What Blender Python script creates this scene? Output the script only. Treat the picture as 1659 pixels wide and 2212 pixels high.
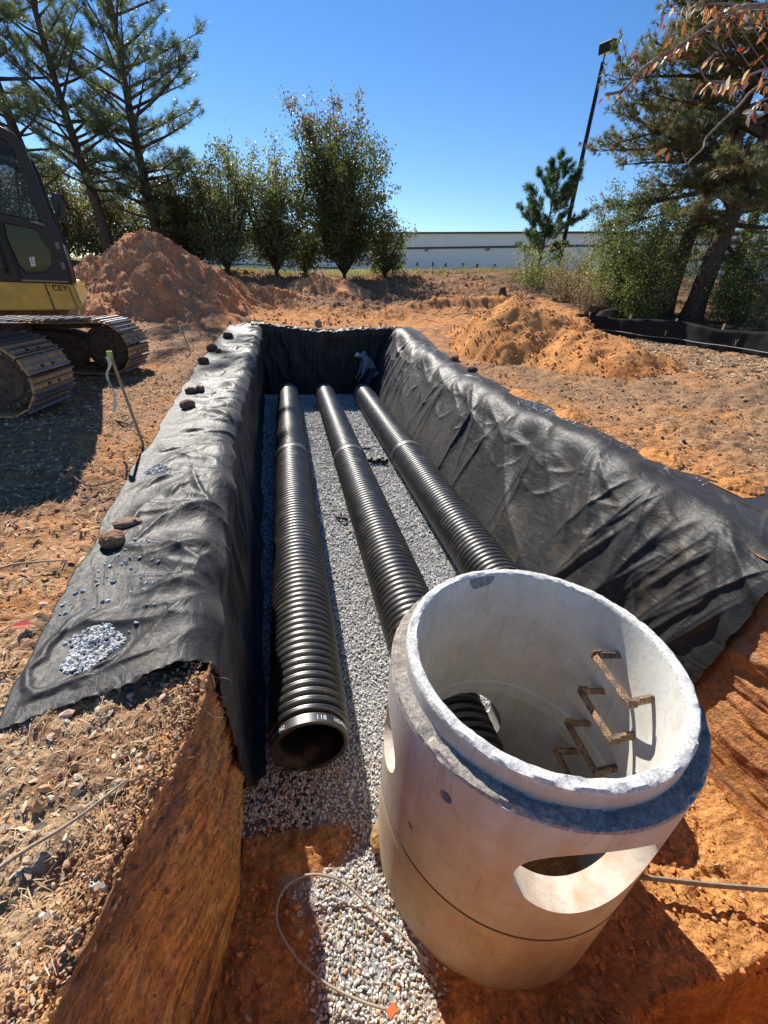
import bpy, math, random
import numpy as np
from math import radians, sin, cos, pi, tan, atan2
from mathutils import Vector, Matrix, Euler

for o in list(bpy.data.objects): bpy.data.objects.remove(o)
SC = bpy.context.scene
COL = SC.collection

# ------------------------------------------------------------------ camera
CAMZ = 1.6
yaw, pitch, roll = -0.2375, 0.4952, 0.0573
cy_, sy_, cp_, sp_ = cos(yaw), sin(yaw), cos(pitch), sin(pitch)
f_ = Vector((-sy_*cp_, cy_*cp_, -sp_)); s_ = Vector((cy_, sy_, 0)); u_ = s_.cross(f_)
s2 = cos(roll)*s_ + sin(roll)*u_; u2 = -sin(roll)*s_ + cos(roll)*u_
M = Matrix((s2, u2, -f_)).transposed().to_4x4(); M.translation = Vector((0, 0, CAMZ))
cam = bpy.data.cameras.new('camera'); camo = bpy.data.objects.new('camera', cam); COL.objects.link(camo)
camo.matrix_world = M
cam.sensor_fit = 'VERTICAL'; cam.sensor_height = 36.0; cam.lens = 909.3/2212*36
cam.clip_start = 0.05; cam.clip_end = 2000
SC.camera = camo
SC.render.resolution_x = 768; SC.render.resolution_y = 1024

# ------------------------------------------------------------------ light
SUN_AZ, SUN_EL = radians(15.8), radians(42)      # left of +Y, above horizon
S = Vector((-sin(SUN_AZ)*cos(SUN_EL), cos(SUN_AZ)*cos(SUN_EL), sin(SUN_EL)))
W = bpy.data.worlds.new('World'); SC.world = W; W.use_nodes = True
wn = W.node_tree; bg = wn.nodes['Background']
sky = wn.nodes.new('ShaderNodeTexSky'); sky.sky_type = 'NISHITA'; sky.sun_disc = False
sky.sun_elevation = SUN_EL; sky.sun_rotation = -SUN_AZ; sky.altitude = 600; sky.air_density = 1.0
sky.dust_density = 0.0; sky.ozone_density = 2.6
hs = wn.nodes.new('ShaderNodeHueSaturation'); hs.inputs['Saturation'].default_value = 1.26; hs.inputs['Hue'].default_value = .506
wn.links.new(sky.outputs[0], hs.inputs['Color']); wn.links.new(hs.outputs[0], bg.inputs[0]); bg.inputs[1].default_value = 0.082
sl = bpy.data.lights.new('sun', 'SUN'); so = bpy.data.objects.new('sun', sl); COL.objects.link(so)
sl.energy = 4.7; sl.angle = radians(0.53); sl.color = (1.0, 0.94, 0.85)
so.rotation_euler = (-S).to_track_quat('-Z', 'Y').to_euler()
so.location = (0, 0, 30)
vs = SC.view_settings; vs.view_transform = 'Standard'; vs.look = 'None'; vs.gamma = 1; vs.exposure = 0.84
vs.use_curve_mapping = False

# ------------------------------------------------------------------ noise
_r = np.random.RandomState(7)
PERM = np.concatenate([_r.permutation(256)]*3)
GR = _r.normal(size=(256, 3)); GR /= np.linalg.norm(GR, axis=1)[:, None]
def pn(x, y, z=0.0):
    x, y, z = np.broadcast_arrays(np.asarray(x, float), np.asarray(y, float), np.asarray(z, float))
    xi, yi, zi = np.floor(x).astype(int), np.floor(y).astype(int), np.floor(z).astype(int)
    xf, yf, zf = x-xi, y-yi, z-zi
    u, v, w = [t*t*t*(t*(t*6-15)+10) for t in (xf, yf, zf)]
    def c(a, b, d):
        g = GR[PERM[PERM[PERM[(xi+a) & 255]+((yi+b) & 255)]+((zi+d) & 255)]]
        return g[..., 0]*(xf-a)+g[..., 1]*(yf-b)+g[..., 2]*(zf-d)
    L = lambda a, b, t: a+(b-a)*t
    return 1.5*L(L(L(c(0,0,0), c(1,0,0), u), L(c(0,1,0), c(1,1,0), u), v),
             L(L(c(0,0,1), c(1,0,1), u), L(c(0,1,1), c(1,1,1), u), v), w)
def fbm(x, y, z=0.0, o=4, g=.5):
    t = 0; a = 1; f = 1
    for i in range(o):
        t = t+a*pn(x*f+17.3*i, y*f+9.1*i, np.asarray(z)*f+3.7*i); a *= g; f *= 2.03
    return t
def ridge(x, y, z=0.0, o=3):
    t = 0; a = 1; f = 1
    for i in range(o):
        t = t+a*(1-np.abs(pn(x*f+5.1*i, y*f+1.7*i, np.asarray(z)*f))*2)**2; a *= .5; f *= 2.1
    return t
def sstep(a, b, x):
    t = np.clip((x-a)/(b-a), 0, 1); return t*t*(3-2*t)
def smax(a, b, k):
    h = np.clip(.5+.5*(a-b)/k, 0, 1); return b+(a-b)*h+k*h*(1-h)

# ------------------------------------------------------------------ mesh helpers
def mk(name, V, F, mat=None, parent=None, smooth=False, col=None, link=True):
    """V (n,3); F: array or list of arrays of equal-length faces; col: (n,3) vertex colours"""
    V = np.asarray(V, np.float32)
    Fs = [np.asarray(f, np.int32) for f in (F if isinstance(F, list) else [F]) if len(f)]
    me = bpy.data.meshes.new(name)
    me.vertices.add(len(V)); me.vertices.foreach_set('co', V.ravel())
    nl = sum(f.size for f in Fs); nf = sum(len(f) for f in Fs)
    me.loops.add(nl); me.polygons.add(nf)
    me.loops.foreach_set('vertex_index', np.concatenate([f.ravel() for f in Fs]))
    tot = np.concatenate([np.full(len(f), f.shape[1]) for f in Fs])
    me.polygons.foreach_set('loop_start', np.concatenate([[0], np.cumsum(tot)[:-1]]).astype(np.int32))
    try: me.polygons.foreach_set('loop_total', tot.astype(np.int32))
    except Exception: pass
    me.update(calc_edges=True); me.validate()
    me.polygons.foreach_set('use_smooth', np.full(len(me.polygons), bool(smooth)))
    if col is not None:
        ca = me.color_attributes.new('Col', 'FLOAT_COLOR', 'POINT')
        c = np.ones((len(V), 4), np.float32); c[:, :3] = col; ca.data.foreach_set('color', c.ravel())
    if mat: me.materials.append(mat)
    o = bpy.data.objects.new(name, me)
    if link: COL.objects.link(o)
    if parent: o.parent = parent
    return o
class MB:
    def __init__(s): s.V = []; s.F = {}; s.C = []; s.n = 0
    def add(s, V, F, col=None):
        V = np.asarray(V, float); s.V.append(V)
        for f in (F if isinstance(F, list) else [F]):
            f = np.asarray(f, int)
            if len(f): s.F.setdefault(f.shape[1], []).append(f+s.n)
        s.C.append(np.tile(col, (len(V), 1)) if col is not None and np.ndim(col) == 1 else (col if col is not None else np.ones((len(V), 3))*.5))
        s.n += len(V); return s
    def obj(s, name, mat=None, parent=None, smooth=False, usecol=False):
        return mk(name, np.vstack(s.V), [np.vstack(f) for f in s.F.values()], mat, parent, smooth, np.vstack(s.C) if usecol else None)
    def box(s, c, d, rot=None, bevel=0, col=None):
        V = np.array([[x, y, z] for x in (-1, 1) for y in (-1, 1) for z in (-1, 1)], float)*np.array(d)/2
        if rot is not None: V = V@np.array(rot.to_matrix() if hasattr(rot, 'to_matrix') else rot).T
        F = np.array([[0,1,3,2],[4,6,7,5],[0,4,5,1],[2,3,7,6],[0,2,6,4],[1,5,7,3]])
        return s.add(V+np.array(c), F, col)
    def tube(s, P, R, k=6, col=None, caps=True):
        V, F = tube(P, R, k, caps); return s.add(V, F, col)
def tube(P, R, k=6, caps=True):
    P = np.asarray(P, float); n = len(P); R = np.broadcast_to(np.asarray(R, float), (n,))
    T = np.gradient(P, axis=0); T /= np.linalg.norm(T, axis=1)[:, None]+1e-9
    a = np.array([0, 0, 1.]) if abs(T[0][2]) < .9 else np.array([1., 0, 0])
    N = np.zeros_like(P); v = np.cross(T[0], a); v /= np.linalg.norm(v)
    for i in range(n):
        v = v-T[i]*(v@T[i]); v /= np.linalg.norm(v)+1e-9; N[i] = v
    B = np.cross(T, N); th = np.arange(k)*2*pi/k
    V = P[:, None]+R[:, None, None]*(N[:, None]*np.cos(th)[None, :, None]+B[:, None]*np.sin(th)[None, :, None])
    i, j = np.meshgrid(np.arange(n-1), np.arange(k), indexing='ij')
    F = np.stack([i*k+j, i*k+(j+1) % k, (i+1)*k+(j+1) % k, (i+1)*k+j], -1).reshape(-1, 4)
    out = [F]
    if caps: out += [np.array([list(range(k))[::-1]]), np.array([[(n-1)*k+q for q in range(k)]])]
    return V.reshape(-1, 3), out
def gridF(n, m):
    i, j = np.meshgrid(np.arange(n-1), np.arange(m-1), indexing='ij')
    return np.stack([i*m+j, (i+1)*m+j, (i+1)*m+j+1, i*m+j+1], -1).reshape(-1, 4)
def lathe(prof, k, mod=None, close=True):
    """prof: list of (r,z) closed loop"""
    P = np.array(prof, float); n = len(P); th = np.arange(k)*2*pi/k
    V = np.stack([P[:, None, 0]*np.cos(th), P[:, None, 0]*np.sin(th), np.repeat(P[:, 1:2], k, 1)], -1)
    if mod is not None: V = mod(V, th)
    i, j = np.meshgrid(np.arange(n if close else n-1), np.arange(k), indexing='ij')
    F = np.stack([i*k+j, i*k+(j+1) % k, ((i+1) % n)*k+(j+1) % k, ((i+1) % n)*k+j], -1).reshape(-1, 4)
    return V.reshape(-1, 3), F
def empty(name, loc=(0, 0, 0), rz=0):
    o = bpy.data.objects.new(name, None); COL.objects.link(o); o.location = loc; o.rotation_euler = (0, 0, rz)
    o.empty_display_size = .3; return o
def tag(o, label=None, cat=None, group=None, kind=None):
    if label: o['label'] = label
    if cat: o['category'] = cat
    if group: o['group'] = group
    if kind: o['kind'] = kind
    return o
def flat(name, outer, holes, t, mat, parent=None, bevel=0):
    """filled polygon with holes (in XY), extruded t along Z, as a mesh object (not placed)"""
    cu = bpy.data.curves.new(name, 'CURVE'); cu.dimensions = '2D'; cu.fill_mode = 'BOTH'; cu.extrude = t/2; cu.bevel_depth = bevel
    for pts in [outer]+list(holes):
        sp = cu.splines.new('POLY'); sp.points.add(len(pts)-1); sp.use_cyclic_u = True
        for i, p in enumerate(pts): sp.points[i].co = (p[0], p[1], 0, 1)
    return curve_to_mesh(cu, name, mat, parent)
def curve_to_mesh(cu, name, mat, parent):
    tmp = bpy.data.objects.new('tmp', cu); COL.objects.link(tmp)
    dg = bpy.context.evaluated_depsgraph_get(); dg.update()
    me = bpy.data.meshes.new_from_object(tmp.evaluated_get(dg)); bpy.data.objects.remove(tmp)
    me.name = name; me.materials.clear(); me.materials.append(mat)
    o = bpy.data.objects.new(name, me); COL.objects.link(o)
    if parent: o.parent = parent
    return o
def text(name, s, size, mat, parent=None, ext=.001, align='CENTER', off=0.0):
    cu = bpy.data.curves.new(name, 'FONT'); cu.body = s; cu.size = size; cu.extrude = ext; cu.align_x = align; cu.align_y = 'CENTER'
    cu.offset = off
    return curve_to_mesh(cu, name, mat, parent)
def booled(o, cutters):
    for c in cutters:
        m = o.modifiers.new('b', 'BOOLEAN'); m.operation = 'DIFFERENCE'; m.solver = 'EXACT'; m.object = c
    dg = bpy.context.evaluated_depsgraph_get(); dg.update()
    me = bpy.data.meshes.new_from_object(o.evaluated_get(dg)); o.modifiers.clear(); o.data = me
    for c in cutters: bpy.data.objects.remove(c)
def applied(o):
    dg = bpy.context.evaluated_depsgraph_get(); dg.update()
    me = bpy.data.meshes.new_from_object(o.evaluated_get(dg)); o.modifiers.clear(); o.data = me

# ------------------------------------------------------------------ materials
class NT:
    def __init__(s, name):
        s.m = bpy.data.materials.new(name); s.m.use_nodes = True; s.t = s.m.node_tree; s.p = s.t.nodes['Principled BSDF']
        s.out = s.t.nodes['Material Output']
    def n(s, typ, **kw):
        nd = s.t.nodes.new(typ)
        for k, v in kw.items():
            if k in nd.inputs: nd.inputs[k].default_value = v
            else: setattr(nd, k, v)
        return nd
    def l(s, a, b): s.t.links.new(a, b)
    def coord(s, kind='Object', scale=(1, 1, 1), rot=(0, 0, 0)):
        tc = s.n('ShaderNodeTexCoord'); mp = s.n('ShaderNodeMapping'); mp.inputs['Scale'].default_value = scale; mp.inputs['Rotation'].default_value = rot
        s.l(tc.outputs[kind], mp.inputs[0]); return mp.outputs[0]
    def noise(s, co, sc, det=4, rough=.55, dist=0):
        nd = s.n('ShaderNodeTexNoise'); nd.inputs['Scale'].default_value = sc; nd.inputs['Detail'].default_value = det
        nd.inputs['Roughness'].default_value = rough; nd.inputs['Distortion'].default_value = dist; s.l(co, nd.inputs['Vector']); return nd.outputs['Fac']
    def ramp(s, fac, stops):
        r = s.n('ShaderNodeValToRGB'); e = r.color_ramp.elements
        while len(e) < len(stops): e.new(.5)
        for q, (p, c) in zip(e, stops): q.position = p; q.color = (*c, 1) if not np.isscalar(c) else (c, c, c, 1)
        s.l(fac, r.inputs[0]); return r.outputs[0]
    def mix(s, fac, a, b, mode='MIX'):
        m = s.n('ShaderNodeMix'); m.data_type = 'RGBA'; m.blend_type = mode
        for inp, v in ((m.inputs[0], fac), (m.inputs[6], a), (m.inputs[7], b)):
            if hasattr(v, 'is_linked'): s.l(v, inp)
            elif np.isscalar(v): inp.default_value = v if inp == m.inputs[0] else (v, v, v, 1)
            else: inp.default_value = (*v, 1)
        return m.outputs[2]
    def bump(s, h, dist, strength=1.0, prev=None):
        b = s.n('ShaderNodeBump'); b.inputs['Distance'].default_value = dist; b.inputs['Strength'].default_value = strength
        s.l(h, b.inputs['Height'])
        if prev: s.l(prev, b.inputs['Normal'])
        return b.outputs[0]
    def set(s, color=None, rough=None, normal=None, metal=None, spec=None):
        for k, v in (('Base Color', color), ('Roughness', rough), ('Normal', normal), ('Metallic', metal), ('Specular IOR Level', spec)):
            if v is None: continue
            if hasattr(v, 'is_linked'): s.l(v, s.p.inputs[k])
            elif k == 'Base Color': s.p.inputs[k].default_value = (*v, 1)
            else: s.p.inputs[k].default_value = v
        return s.m
def vcol(t):
    a = t.n('ShaderNodeVertexColor'); a.layer_name = 'Col'; return a.outputs[0]
def mat_soil(name='soil', bsc=1.0, cut=False):
    t = NT(name); co = t.coord()
    n1 = t.noise(co, 26, 6, .65); n2 = t.noise(co, 110, 4, .6); n3 = t.noise(co, 3.0, 3)
    c = t.mix(1.0, vcol(t), t.ramp(n1, [(.25, .5), (.5, .95), (.75, 1.45)]), 'MULTIPLY')
    c = t.mix(1.0, c, t.ramp(n3, [(.3, .8), (.7, 1.15)]), 'MULTIPLY')
    v = t.n('ShaderNodeTexVoronoi'); v.inputs['Scale'].default_value = 55; t.l(co, v.inputs['Vector'])
    b = t.bump(n1, .035*bsc, .9); b = t.bump(n2, .010*bsc, .9, b); b = t.bump(v.outputs['Distance'], .006*bsc, .8, b)
    if cut:
        tc = t.n('ShaderNodeTexCoord'); m1 = t.n('ShaderNodeMapping'); m1.inputs['Rotation'].default_value = (radians(24), 0, 0); t.l(tc.outputs['Object'], m1.inputs[0])
        m2 = t.n('ShaderNodeMapping'); m2.inputs['Scale'].default_value = (8, 3.2, 62); t.l(m1.outputs[0], m2.inputs[0])
        sn = t.noise(m2.outputs[0], 1.0, 5, .7, .6); br = t.noise(co, 9, 5, .7)
        st = t.ramp(sn, [(.32, .38), (.48, .95), (.60, 1.15), (.72, 1.5)])
        c = t.mix(t.ramp(br, [(.38, .15), (.55, 1.0)]), c, t.mix(1.0, c, st, 'MULTIPLY')); b = t.bump(sn, .016, .9, b)
    return t.set(c, .95, b, spec=.15)
SOIL = mat_soil(); CUTSOIL = mat_soil('cut_clay', 1.0, True)
def mat_gravel():
    t = NT('gravel_stone'); co = t.coord(); n = t.noise(co, 160, 3)
    c = t.mix(1.0, vcol(t), t.ramp(n, [(.3, .8), (.7, 1.15)]), 'MULTIPLY')
    return t.set(c, .85, t.bump(n, .002, .6), spec=.25)
GRAV = mat_gravel()
def mat_vc(name, rough=.8, spec=.3):
    t = NT(name); return t.set(vcol(t), rough, spec=spec)
LITTER = mat_vc('dry_litter', .85)
def mat_fabric():
    t = NT('geotextile_fabric'); co = t.coord()
    n = t.noise(co, 9, 5, .6); n2 = t.noise(co, 420, 2); n3 = t.noise(co, 34, 4, .6)
    c = t.ramp(n, [(.3, (.013, .013, .0135)), (.55, (.020, .020, .020)), (.75, (.034, .033, .031))])
    dust = t.ramp(t.noise(co, 2.3, 6, .7), [(.52, 0.0), (.74, .45)])
    c = t.mix(dust, c, (.13, .085, .05))
    r = t.ramp(n3, [(.3, .46), (.7, .60)])
    b = t.bump(n3, .006, .5); n5 = t.noise(t.coord(scale=(1, .45, 1)), 8, 3, .5, 1.5); b = t.bump(n5, .03, .35, b); b = t.bump(n2, .0012, .5, b)
    m = t.set(c, r, b, spec=.31)
    t.p.inputs['Sheen Weight'].default_value = .05; t.p.inputs['Sheen Roughness'].default_value = .5
    return m
FABRIC = mat_fabric()
def mat_pipe():
    t = NT('black_polyethylene'); co = t.coord(); n = t.noise(co, 5, 5, .65); n2 = t.noise(co, 90, 3)
    c = t.ramp(n, [(.44, (.006, .006, .0065)), (.58, (.022, .018, .014)), (.74, (.15, .10, .06))])
    r = t.ramp(n, [(.3, .36), (.75, .50)])
    t.p.inputs['IOR'].default_value = 1.8
    return t.set(c, r, t.bump(n2, .0008, .5), spec=.75)
HDPE = mat_pipe()
def mat_concrete(name, base, stain=.0, rough_sc=1.0):
    t = NT(name); co = t.coord()
    n = t.noise(co, 4, 6, .62); n2 = t.noise(co, 45, 4, .6); n3 = t.noise(co, 220, 2)
    st = t.noise(t.coord(scale=(6, 6, .8)), 1.6, 4, .6)
    c = t.ramp(n, [(.3, tuple(b*.80 for b in base)), (.55, base), (.75, tuple(b*1.1 for b in base))])
    if stain: c = t.mix(t.ramp(st, [(.42, 0.0), (.75, stain)]), c, (.45, .30, .18))
    v = t.n('ShaderNodeTexVoronoi'); v.inputs['Scale'].default_value = 55; t.l(co, v.inputs['Vector'])
    sc_ = t.noise(t.coord(scale=(38, 38, 2.2)), 1.0, 3, .6); c = t.mix(t.ramp(sc_, [(.60, 0.0), (.68, .30)]), c, tuple(b*.45 for b in base)); blot = t.noise(co, 11, 5, .7); c = t.mix(t.ramp(blot, [(.56, 0.0), (.64, .35)]), c, tuple(b*.62 for b in base))
    pit = t.ramp(v.outputs['Distance'], [(.07, 1.0), (.13, 0.0)])
    pm = t.mix(1.0, pit, t.ramp(n, [(.5, 0.0), (.62, .6)]), 'MULTIPLY')
    c = t.mix(pm, c, (.13, .12, .11))
    b = t.bump(n2, .003*rough_sc, .5); b = t.bump(n3, .0015*rough_sc, .5, b)
    return t.set(c, .82, b, spec=.3)
CONC = mat_concrete('precast_concrete', (.50, .475, .435), .7)
CONC_LOW = mat_concrete('dusty_concrete', (.52, .45, .35), .8)
CUT = mat_concrete('clay_smeared_concrete', (.56, .50, .42), 1.0)
CONC_IN = mat_concrete('inner_concrete', (.58, .575, .525), .3)
def mat_rim(ca=(.44, .425, .385), cb=(.60, .575, .515), nm='broken_concrete'):
    t = NT(nm); co = t.coord(); v = t.n('ShaderNodeTexVoronoi'); v.inputs['Scale'].default_value = 95; t.l(co, v.inputs['Vector'])
    n = t.noise(co, 60, 5, .7)
    c = t.mix(t.ramp(n, [(.35, 0.0), (.6, 1.0)]), ca, cb)
    bwv = t.n('ShaderNodeRGBToBW'); t.l(v.outputs['Color'], bwv.inputs[0]); c = t.mix(.22, c, bwv.outputs[0], 'OVERLAY'); pv = t.n('ShaderNodeTexVoronoi'); pv.inputs['Scale'].default_value = 60; t.l(co, pv.inputs['Vector']); c = t.mix(t.mix(1.0, t.ramp(pv.outputs['Distance'], [(.12, 1.0), (.22, 0.0)]), t.ramp(n, [(.45, 0.0), (.6, .8)]), 'MULTIPLY'), c, (.12, .115, .11))
    sat = t.n('ShaderNodeHueSaturation'); sat.inputs['Saturation'].default_value = .55; t.l(c, sat.inputs['Color'])
    b = t.bump(n, .005, .7); b = t.bump(v.outputs['Distance'], .002, .6, b)
    return t.set(sat.outputs[0], .9, b, spec=.15)
RIM = mat_rim(); SHOULDER_SHADE = mat_rim((.17, .14, .105), (.34, .285, .21), 'shaded_broken_shoulder')  # shoulder is a darker rim copy, shade beside the tongue put into its colour
def simple(name, c, rough=.6, metal=0, spec=.5, nz=0, nsc=20, var=.25):
    t = NT(name)
    if nz:
        co = t.coord(); n = t.noise(co, nsc, 5, .6)
        col = t.ramp(n, [(.3, tuple(q*(1-var) for q in c)), (.7, tuple(q*(1+var) for q in c))])
        return t.set(col, rough, t.bump(n, nz, .7), metal, spec)
    return t.set(c, rough, None, metal, spec)
def mat_rung():
    t = NT('worn_step'); co = t.coord(); v = t.n('ShaderNodeTexVoronoi'); v.feature = 'DISTANCE_TO_EDGE'; v.inputs['Scale'].default_value = 70; t.l(co, v.inputs['Vector'])
    n = t.noise(co, 14, 4); m = t.mix(1.0, t.ramp(v.outputs['Distance'], [(.03, 0.0), (.12, 1.0)]), t.ramp(n, [(.38, .25), (.6, 1.0)]), 'MULTIPLY')
    c = t.mix(m, (.03, .027, .024), (.42, .24, .12))
    return t.set(c, .7, t.bump(v.outputs['Distance'], .004, .6))
RUNG = mat_rung()
def mat_bark(name, a, b):
    t = NT(name); co = t.coord(scale=(1, 1, .22)); n = t.noise(co, 22, 6, .7, .5)
    return t.set(t.ramp(n, [(.3, a), (.7, b)]), .95, t.bump(n, .05, 1.0), spec=.1)
BARK = mat_bark('pine_bark', (.035, .027, .022), (.16, .12, .095))
BARK2 = mat_bark('smooth_bark', (.03, .024, .02), (.09, .075, .06))
def mat_leaf(name, rough=.45, trans=.25):
    t = NT(name); c = vcol(t); t.set(c, rough, spec=.5)
    tr = t.n('ShaderNodeBsdfTranslucent'); mx = t.n('ShaderNodeMixShader'); mx.inputs[0].default_value = trans
    t.l(t.mix(1.0, c, (1.5, 1.5, .9), 'MULTIPLY'), tr.inputs[0]); t.l(t.p.outputs[0], mx.inputs[1]); t.l(tr.outputs[0], mx.inputs[2]); t.l(mx.outputs[0], t.out.inputs[0])
    return t.m
LEAF = mat_leaf('glossy_leaf', .46, .42); NEEDLE = mat_leaf('pine_needle', .45, .35)

# ------------------------------------------------------------------ terrain functions
def gbase(x, y):
    a = 1.4*np.tanh(.12*np.maximum(0, x-4.2)/1.4)
    return a+np.interp(y, [8, 10, 12, 14, 16.5, 19, 24, 30, 33, 45, 90, 200], [0, .05, .15, .3, .42, .58, .98, 1.50, 1.80, 1.95, 2.9, 4.5])
YE = 14.02                                                  # far wall
def lipL(y): return np.interp(y, [-3, .46, .78, 1.04, 1.22, 1.53, 1.97, 2.4, 3.1, 4, 5.2, 7, 10, 14], [-.72, -.68, -.6, -.52, -.47, -.46, -.49, -.52, -.55, -.61, -.67, -.70, -.68, -.66])
def botL(y): return np.interp(y, [-3, .76, 1.23, 1.87, 3.9, 8.1, 14], [-.6, -.56, -.45, -.46, -.55, -.72, -.85])
def lipR(y): return np.interp(y, [-3, .5, 1.8, 2.6, 3.5, 4.3, 6, 9.3, 12, 14], [3.5, 3.45, 3.35, 3.48, 3.45, 3.55, 3.4, 3.45, 3.5, 3.4])
def botR(y): return np.interp(y, [-3, .9, 1.6, 3, 8, 14], [3.05, 3.1, 3.05, 2.75, 2.7, 2.85])
def floorz(x, y):
    z = -1.66+np.interp(y, [-5, 1.0, 1.9], [-.03, -.02, 0])
    z = z-.02*sstep(1.9, 2.6, x)*(1-sstep(1.9, 2.6, y))
    z = z-.62*(1-sstep(.23, .40, y+.04*pn(x*2, 3.3)))*sstep(1.5, 1.8, x)          # step down at right, added so its drop makes the shade there
    near = (1-sstep(.0, .28, y+.05*pn(x*3, 1.1)))*(1-sstep(1.45, 1.75, x))
    z = z+(0-z)*near
    far = 1-sstep(-.9, -.35, y)
    return z+(0-z)*far*sstep(1.45, 1.75, x)
def gravel_mask(x, y):
    n = .35*fbm(x*3.1, y*3.1, 5.5, 4)
    m1 = sstep(1.50, 1.72, y+n*.6)*(1-sstep(1.85, 2.3, x-(y-1.9)*1.5))
    xb = np.interp(y, [.3, .6, .75, 1, 1.2, 1.5], [.08, .05, 0, -.06, -.13, -.2])
    strip = sstep(-.10, .06, x-xb+.30*n)*(1-sstep(.50, .66, x+.12*n))
    blob = sstep(.42, .24, np.hypot((x+.06)*.95, (y-1.40)*2.3)+.30*n)
    return np.clip(np.maximum(m1, strip*(1-blob)), 0, 1)

# soil colours
C_ORANGE = np.array([.58, .255, .085]); C_RED = np.array([.42, .175, .075]); C_BROWN = np.array([.35, .195, .105]); C_TAN = np.array([.42, .30, .18])
C_DARK = np.array([.11, .068, .042]); C_STRAW = np.array([.42, .27, .145]); C_GRAV = np.array([.36, .37, .375]); C_GRASS = np.array([.16, .17, .06])
def L3(a, b, t): return a+(b-a)*t[..., None]
def soil_color(x, y, z, wall, gm):
    n1 = fbm(x*.55, y*.55, 1.0, 5); n2 = fbm(x*2.2, y*2.2, 4.0, 4); n3 = fbm(x*9, y*9, 8.0, 3)
    c = np.broadcast_to(C_BROWN, x.shape+(3,)).copy()
    c = L3(c, C_ORANGE, sstep(-.15, .45, n1+.35*n2)*.85)
    left = 1-sstep(-.9, -.4, x); c = L3(c, C_STRAW*.95, .5*left*sstep(-.3, .4, n2)); nr = (1-sstep(1.6, 3.5, y))*(x < -.2); c = L3(c, np.array([.62, .44, .26]), nr*.85*sstep(-.6, .25, n2+.3*n3)); c = L3(c, np.array([.62, .32, .13]), nr*sstep(.20, .02, lipL(y)-x)*.8)
    c = L3(c, C_RED*1.15, left*sstep(0, .5, n2+.3*n3)*.5)
    right = sstep(3.9, 5.2, x)*(1-sstep(12, 15, y)); c = L3(c, C_STRAW*np.array([.80, .78, .80]), right*.8*sstep(-.5, .3, n2)); c = L3(c, C_DARK*1.3, right*sstep(.35, .7, n2-n1*.4)*.7)
    rim = sstep(.9, .1, np.abs(x-4.1))*(y > 2); c = L3(c, C_ORANGE, rim*.5*sstep(-.2, .3, n2))
    mid = sstep(14.3, 15, y)*(1-sstep(18, 21, y)); c = L3(c, C_ORANGE*.95, mid*.65)
    far = sstep(17, 22, y); c = L3(c, L3(np.broadcast_to(C_BROWN*.78, c.shape), C_RED*.85, sstep(-.1, .5, n1)), far*.9)
    c = L3(c, C_STRAW*.75, far*sstep(.1, .5, n3+n2)*.5)
    fg = sstep(34, 40, y+n2*3); c = L3(c, C_GRASS*1.1, fg*.85)
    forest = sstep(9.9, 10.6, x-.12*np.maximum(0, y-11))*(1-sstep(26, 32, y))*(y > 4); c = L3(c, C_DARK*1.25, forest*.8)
    # cut walls and floor clay
    fl = (z < -.25).astype(float)
    wc = L3(np.broadcast_to(C_ORANGE*np.array([.80, .80, .75]), c.shape), C_RED*1.1, sstep(-.2, .5, n1+.5*n2))
    q = z+.42*y+.12*(y-1)**2*(y < 2.2); yl = fbm(q*13, y*.9, 2.2, 5, .62); y2 = fbm(q*34, y*2.2, 5.2, 3, .6)
    wc = wc*1.5; wc = L3(wc, np.array([.66, .34, .10]), sstep(.0, .45, yl+.4*y2)*.8); wc = L3(wc, C_RED*1.1, sstep(.1, .5, fbm(q*6, y*1.5, 9.2, 4))*.55)
    wc = L3(wc, C_DARK*1.3, sstep(.12, .5, -yl+.5*y2)*.75); wc = L3(wc, C_DARK*1.7, sstep(.3, .6, fbm(y*5+z*1.5, z*7, 7.2, 4))*.7)
    wc = L3(wc, C_DARK*1.2+C_RED*.3, sstep(-.46, -.12, z+.22*n2+.08*n3)*(x < 1)*.8); wc = L3(wc, np.array([.80, .42, .16])*(1+.4*n3[..., None]), sstep(.25, .6, fbm(y*4, z*4, 12.2, 4))*.55)
    wc = np.minimum(wc*1.6, np.array([.94, .50, .19]))
    wr = (x > 1.8).astype(float)
    wcr = L3(np.broadcast_to(C_RED*np.array([1.25, 1.3, 1.25]), c.shape), C_ORANGE*np.array([1.0, 1.1, 1.1]), sstep(-.3, .3, fbm(y*1.2, z*5, 3.0, 4)))
    wcr = L3(wcr, C_TAN, sstep(.3, .6, fbm(y*1.5+4, z*6, 6.0, 3))*.5)
    wc = wc*(1-wr[..., None])+wcr*wr[..., None]
    c = L3(c, wc, wall)
    fc = L3(np.broadcast_to(C_ORANGE*np.array([1.08, 1.15, 1.15]), c.shape), C_RED, sstep(.0, .6, n2)*(1-sstep(1.5, 2.2, x)))
    c = L3(c, fc, fl*(1-wall))
    c = L3(c, C_GRAV*.8, gm*fl*(1-wall))
    return np.clip(c*(1+.25*n3[..., None]), .01, .92)

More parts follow.
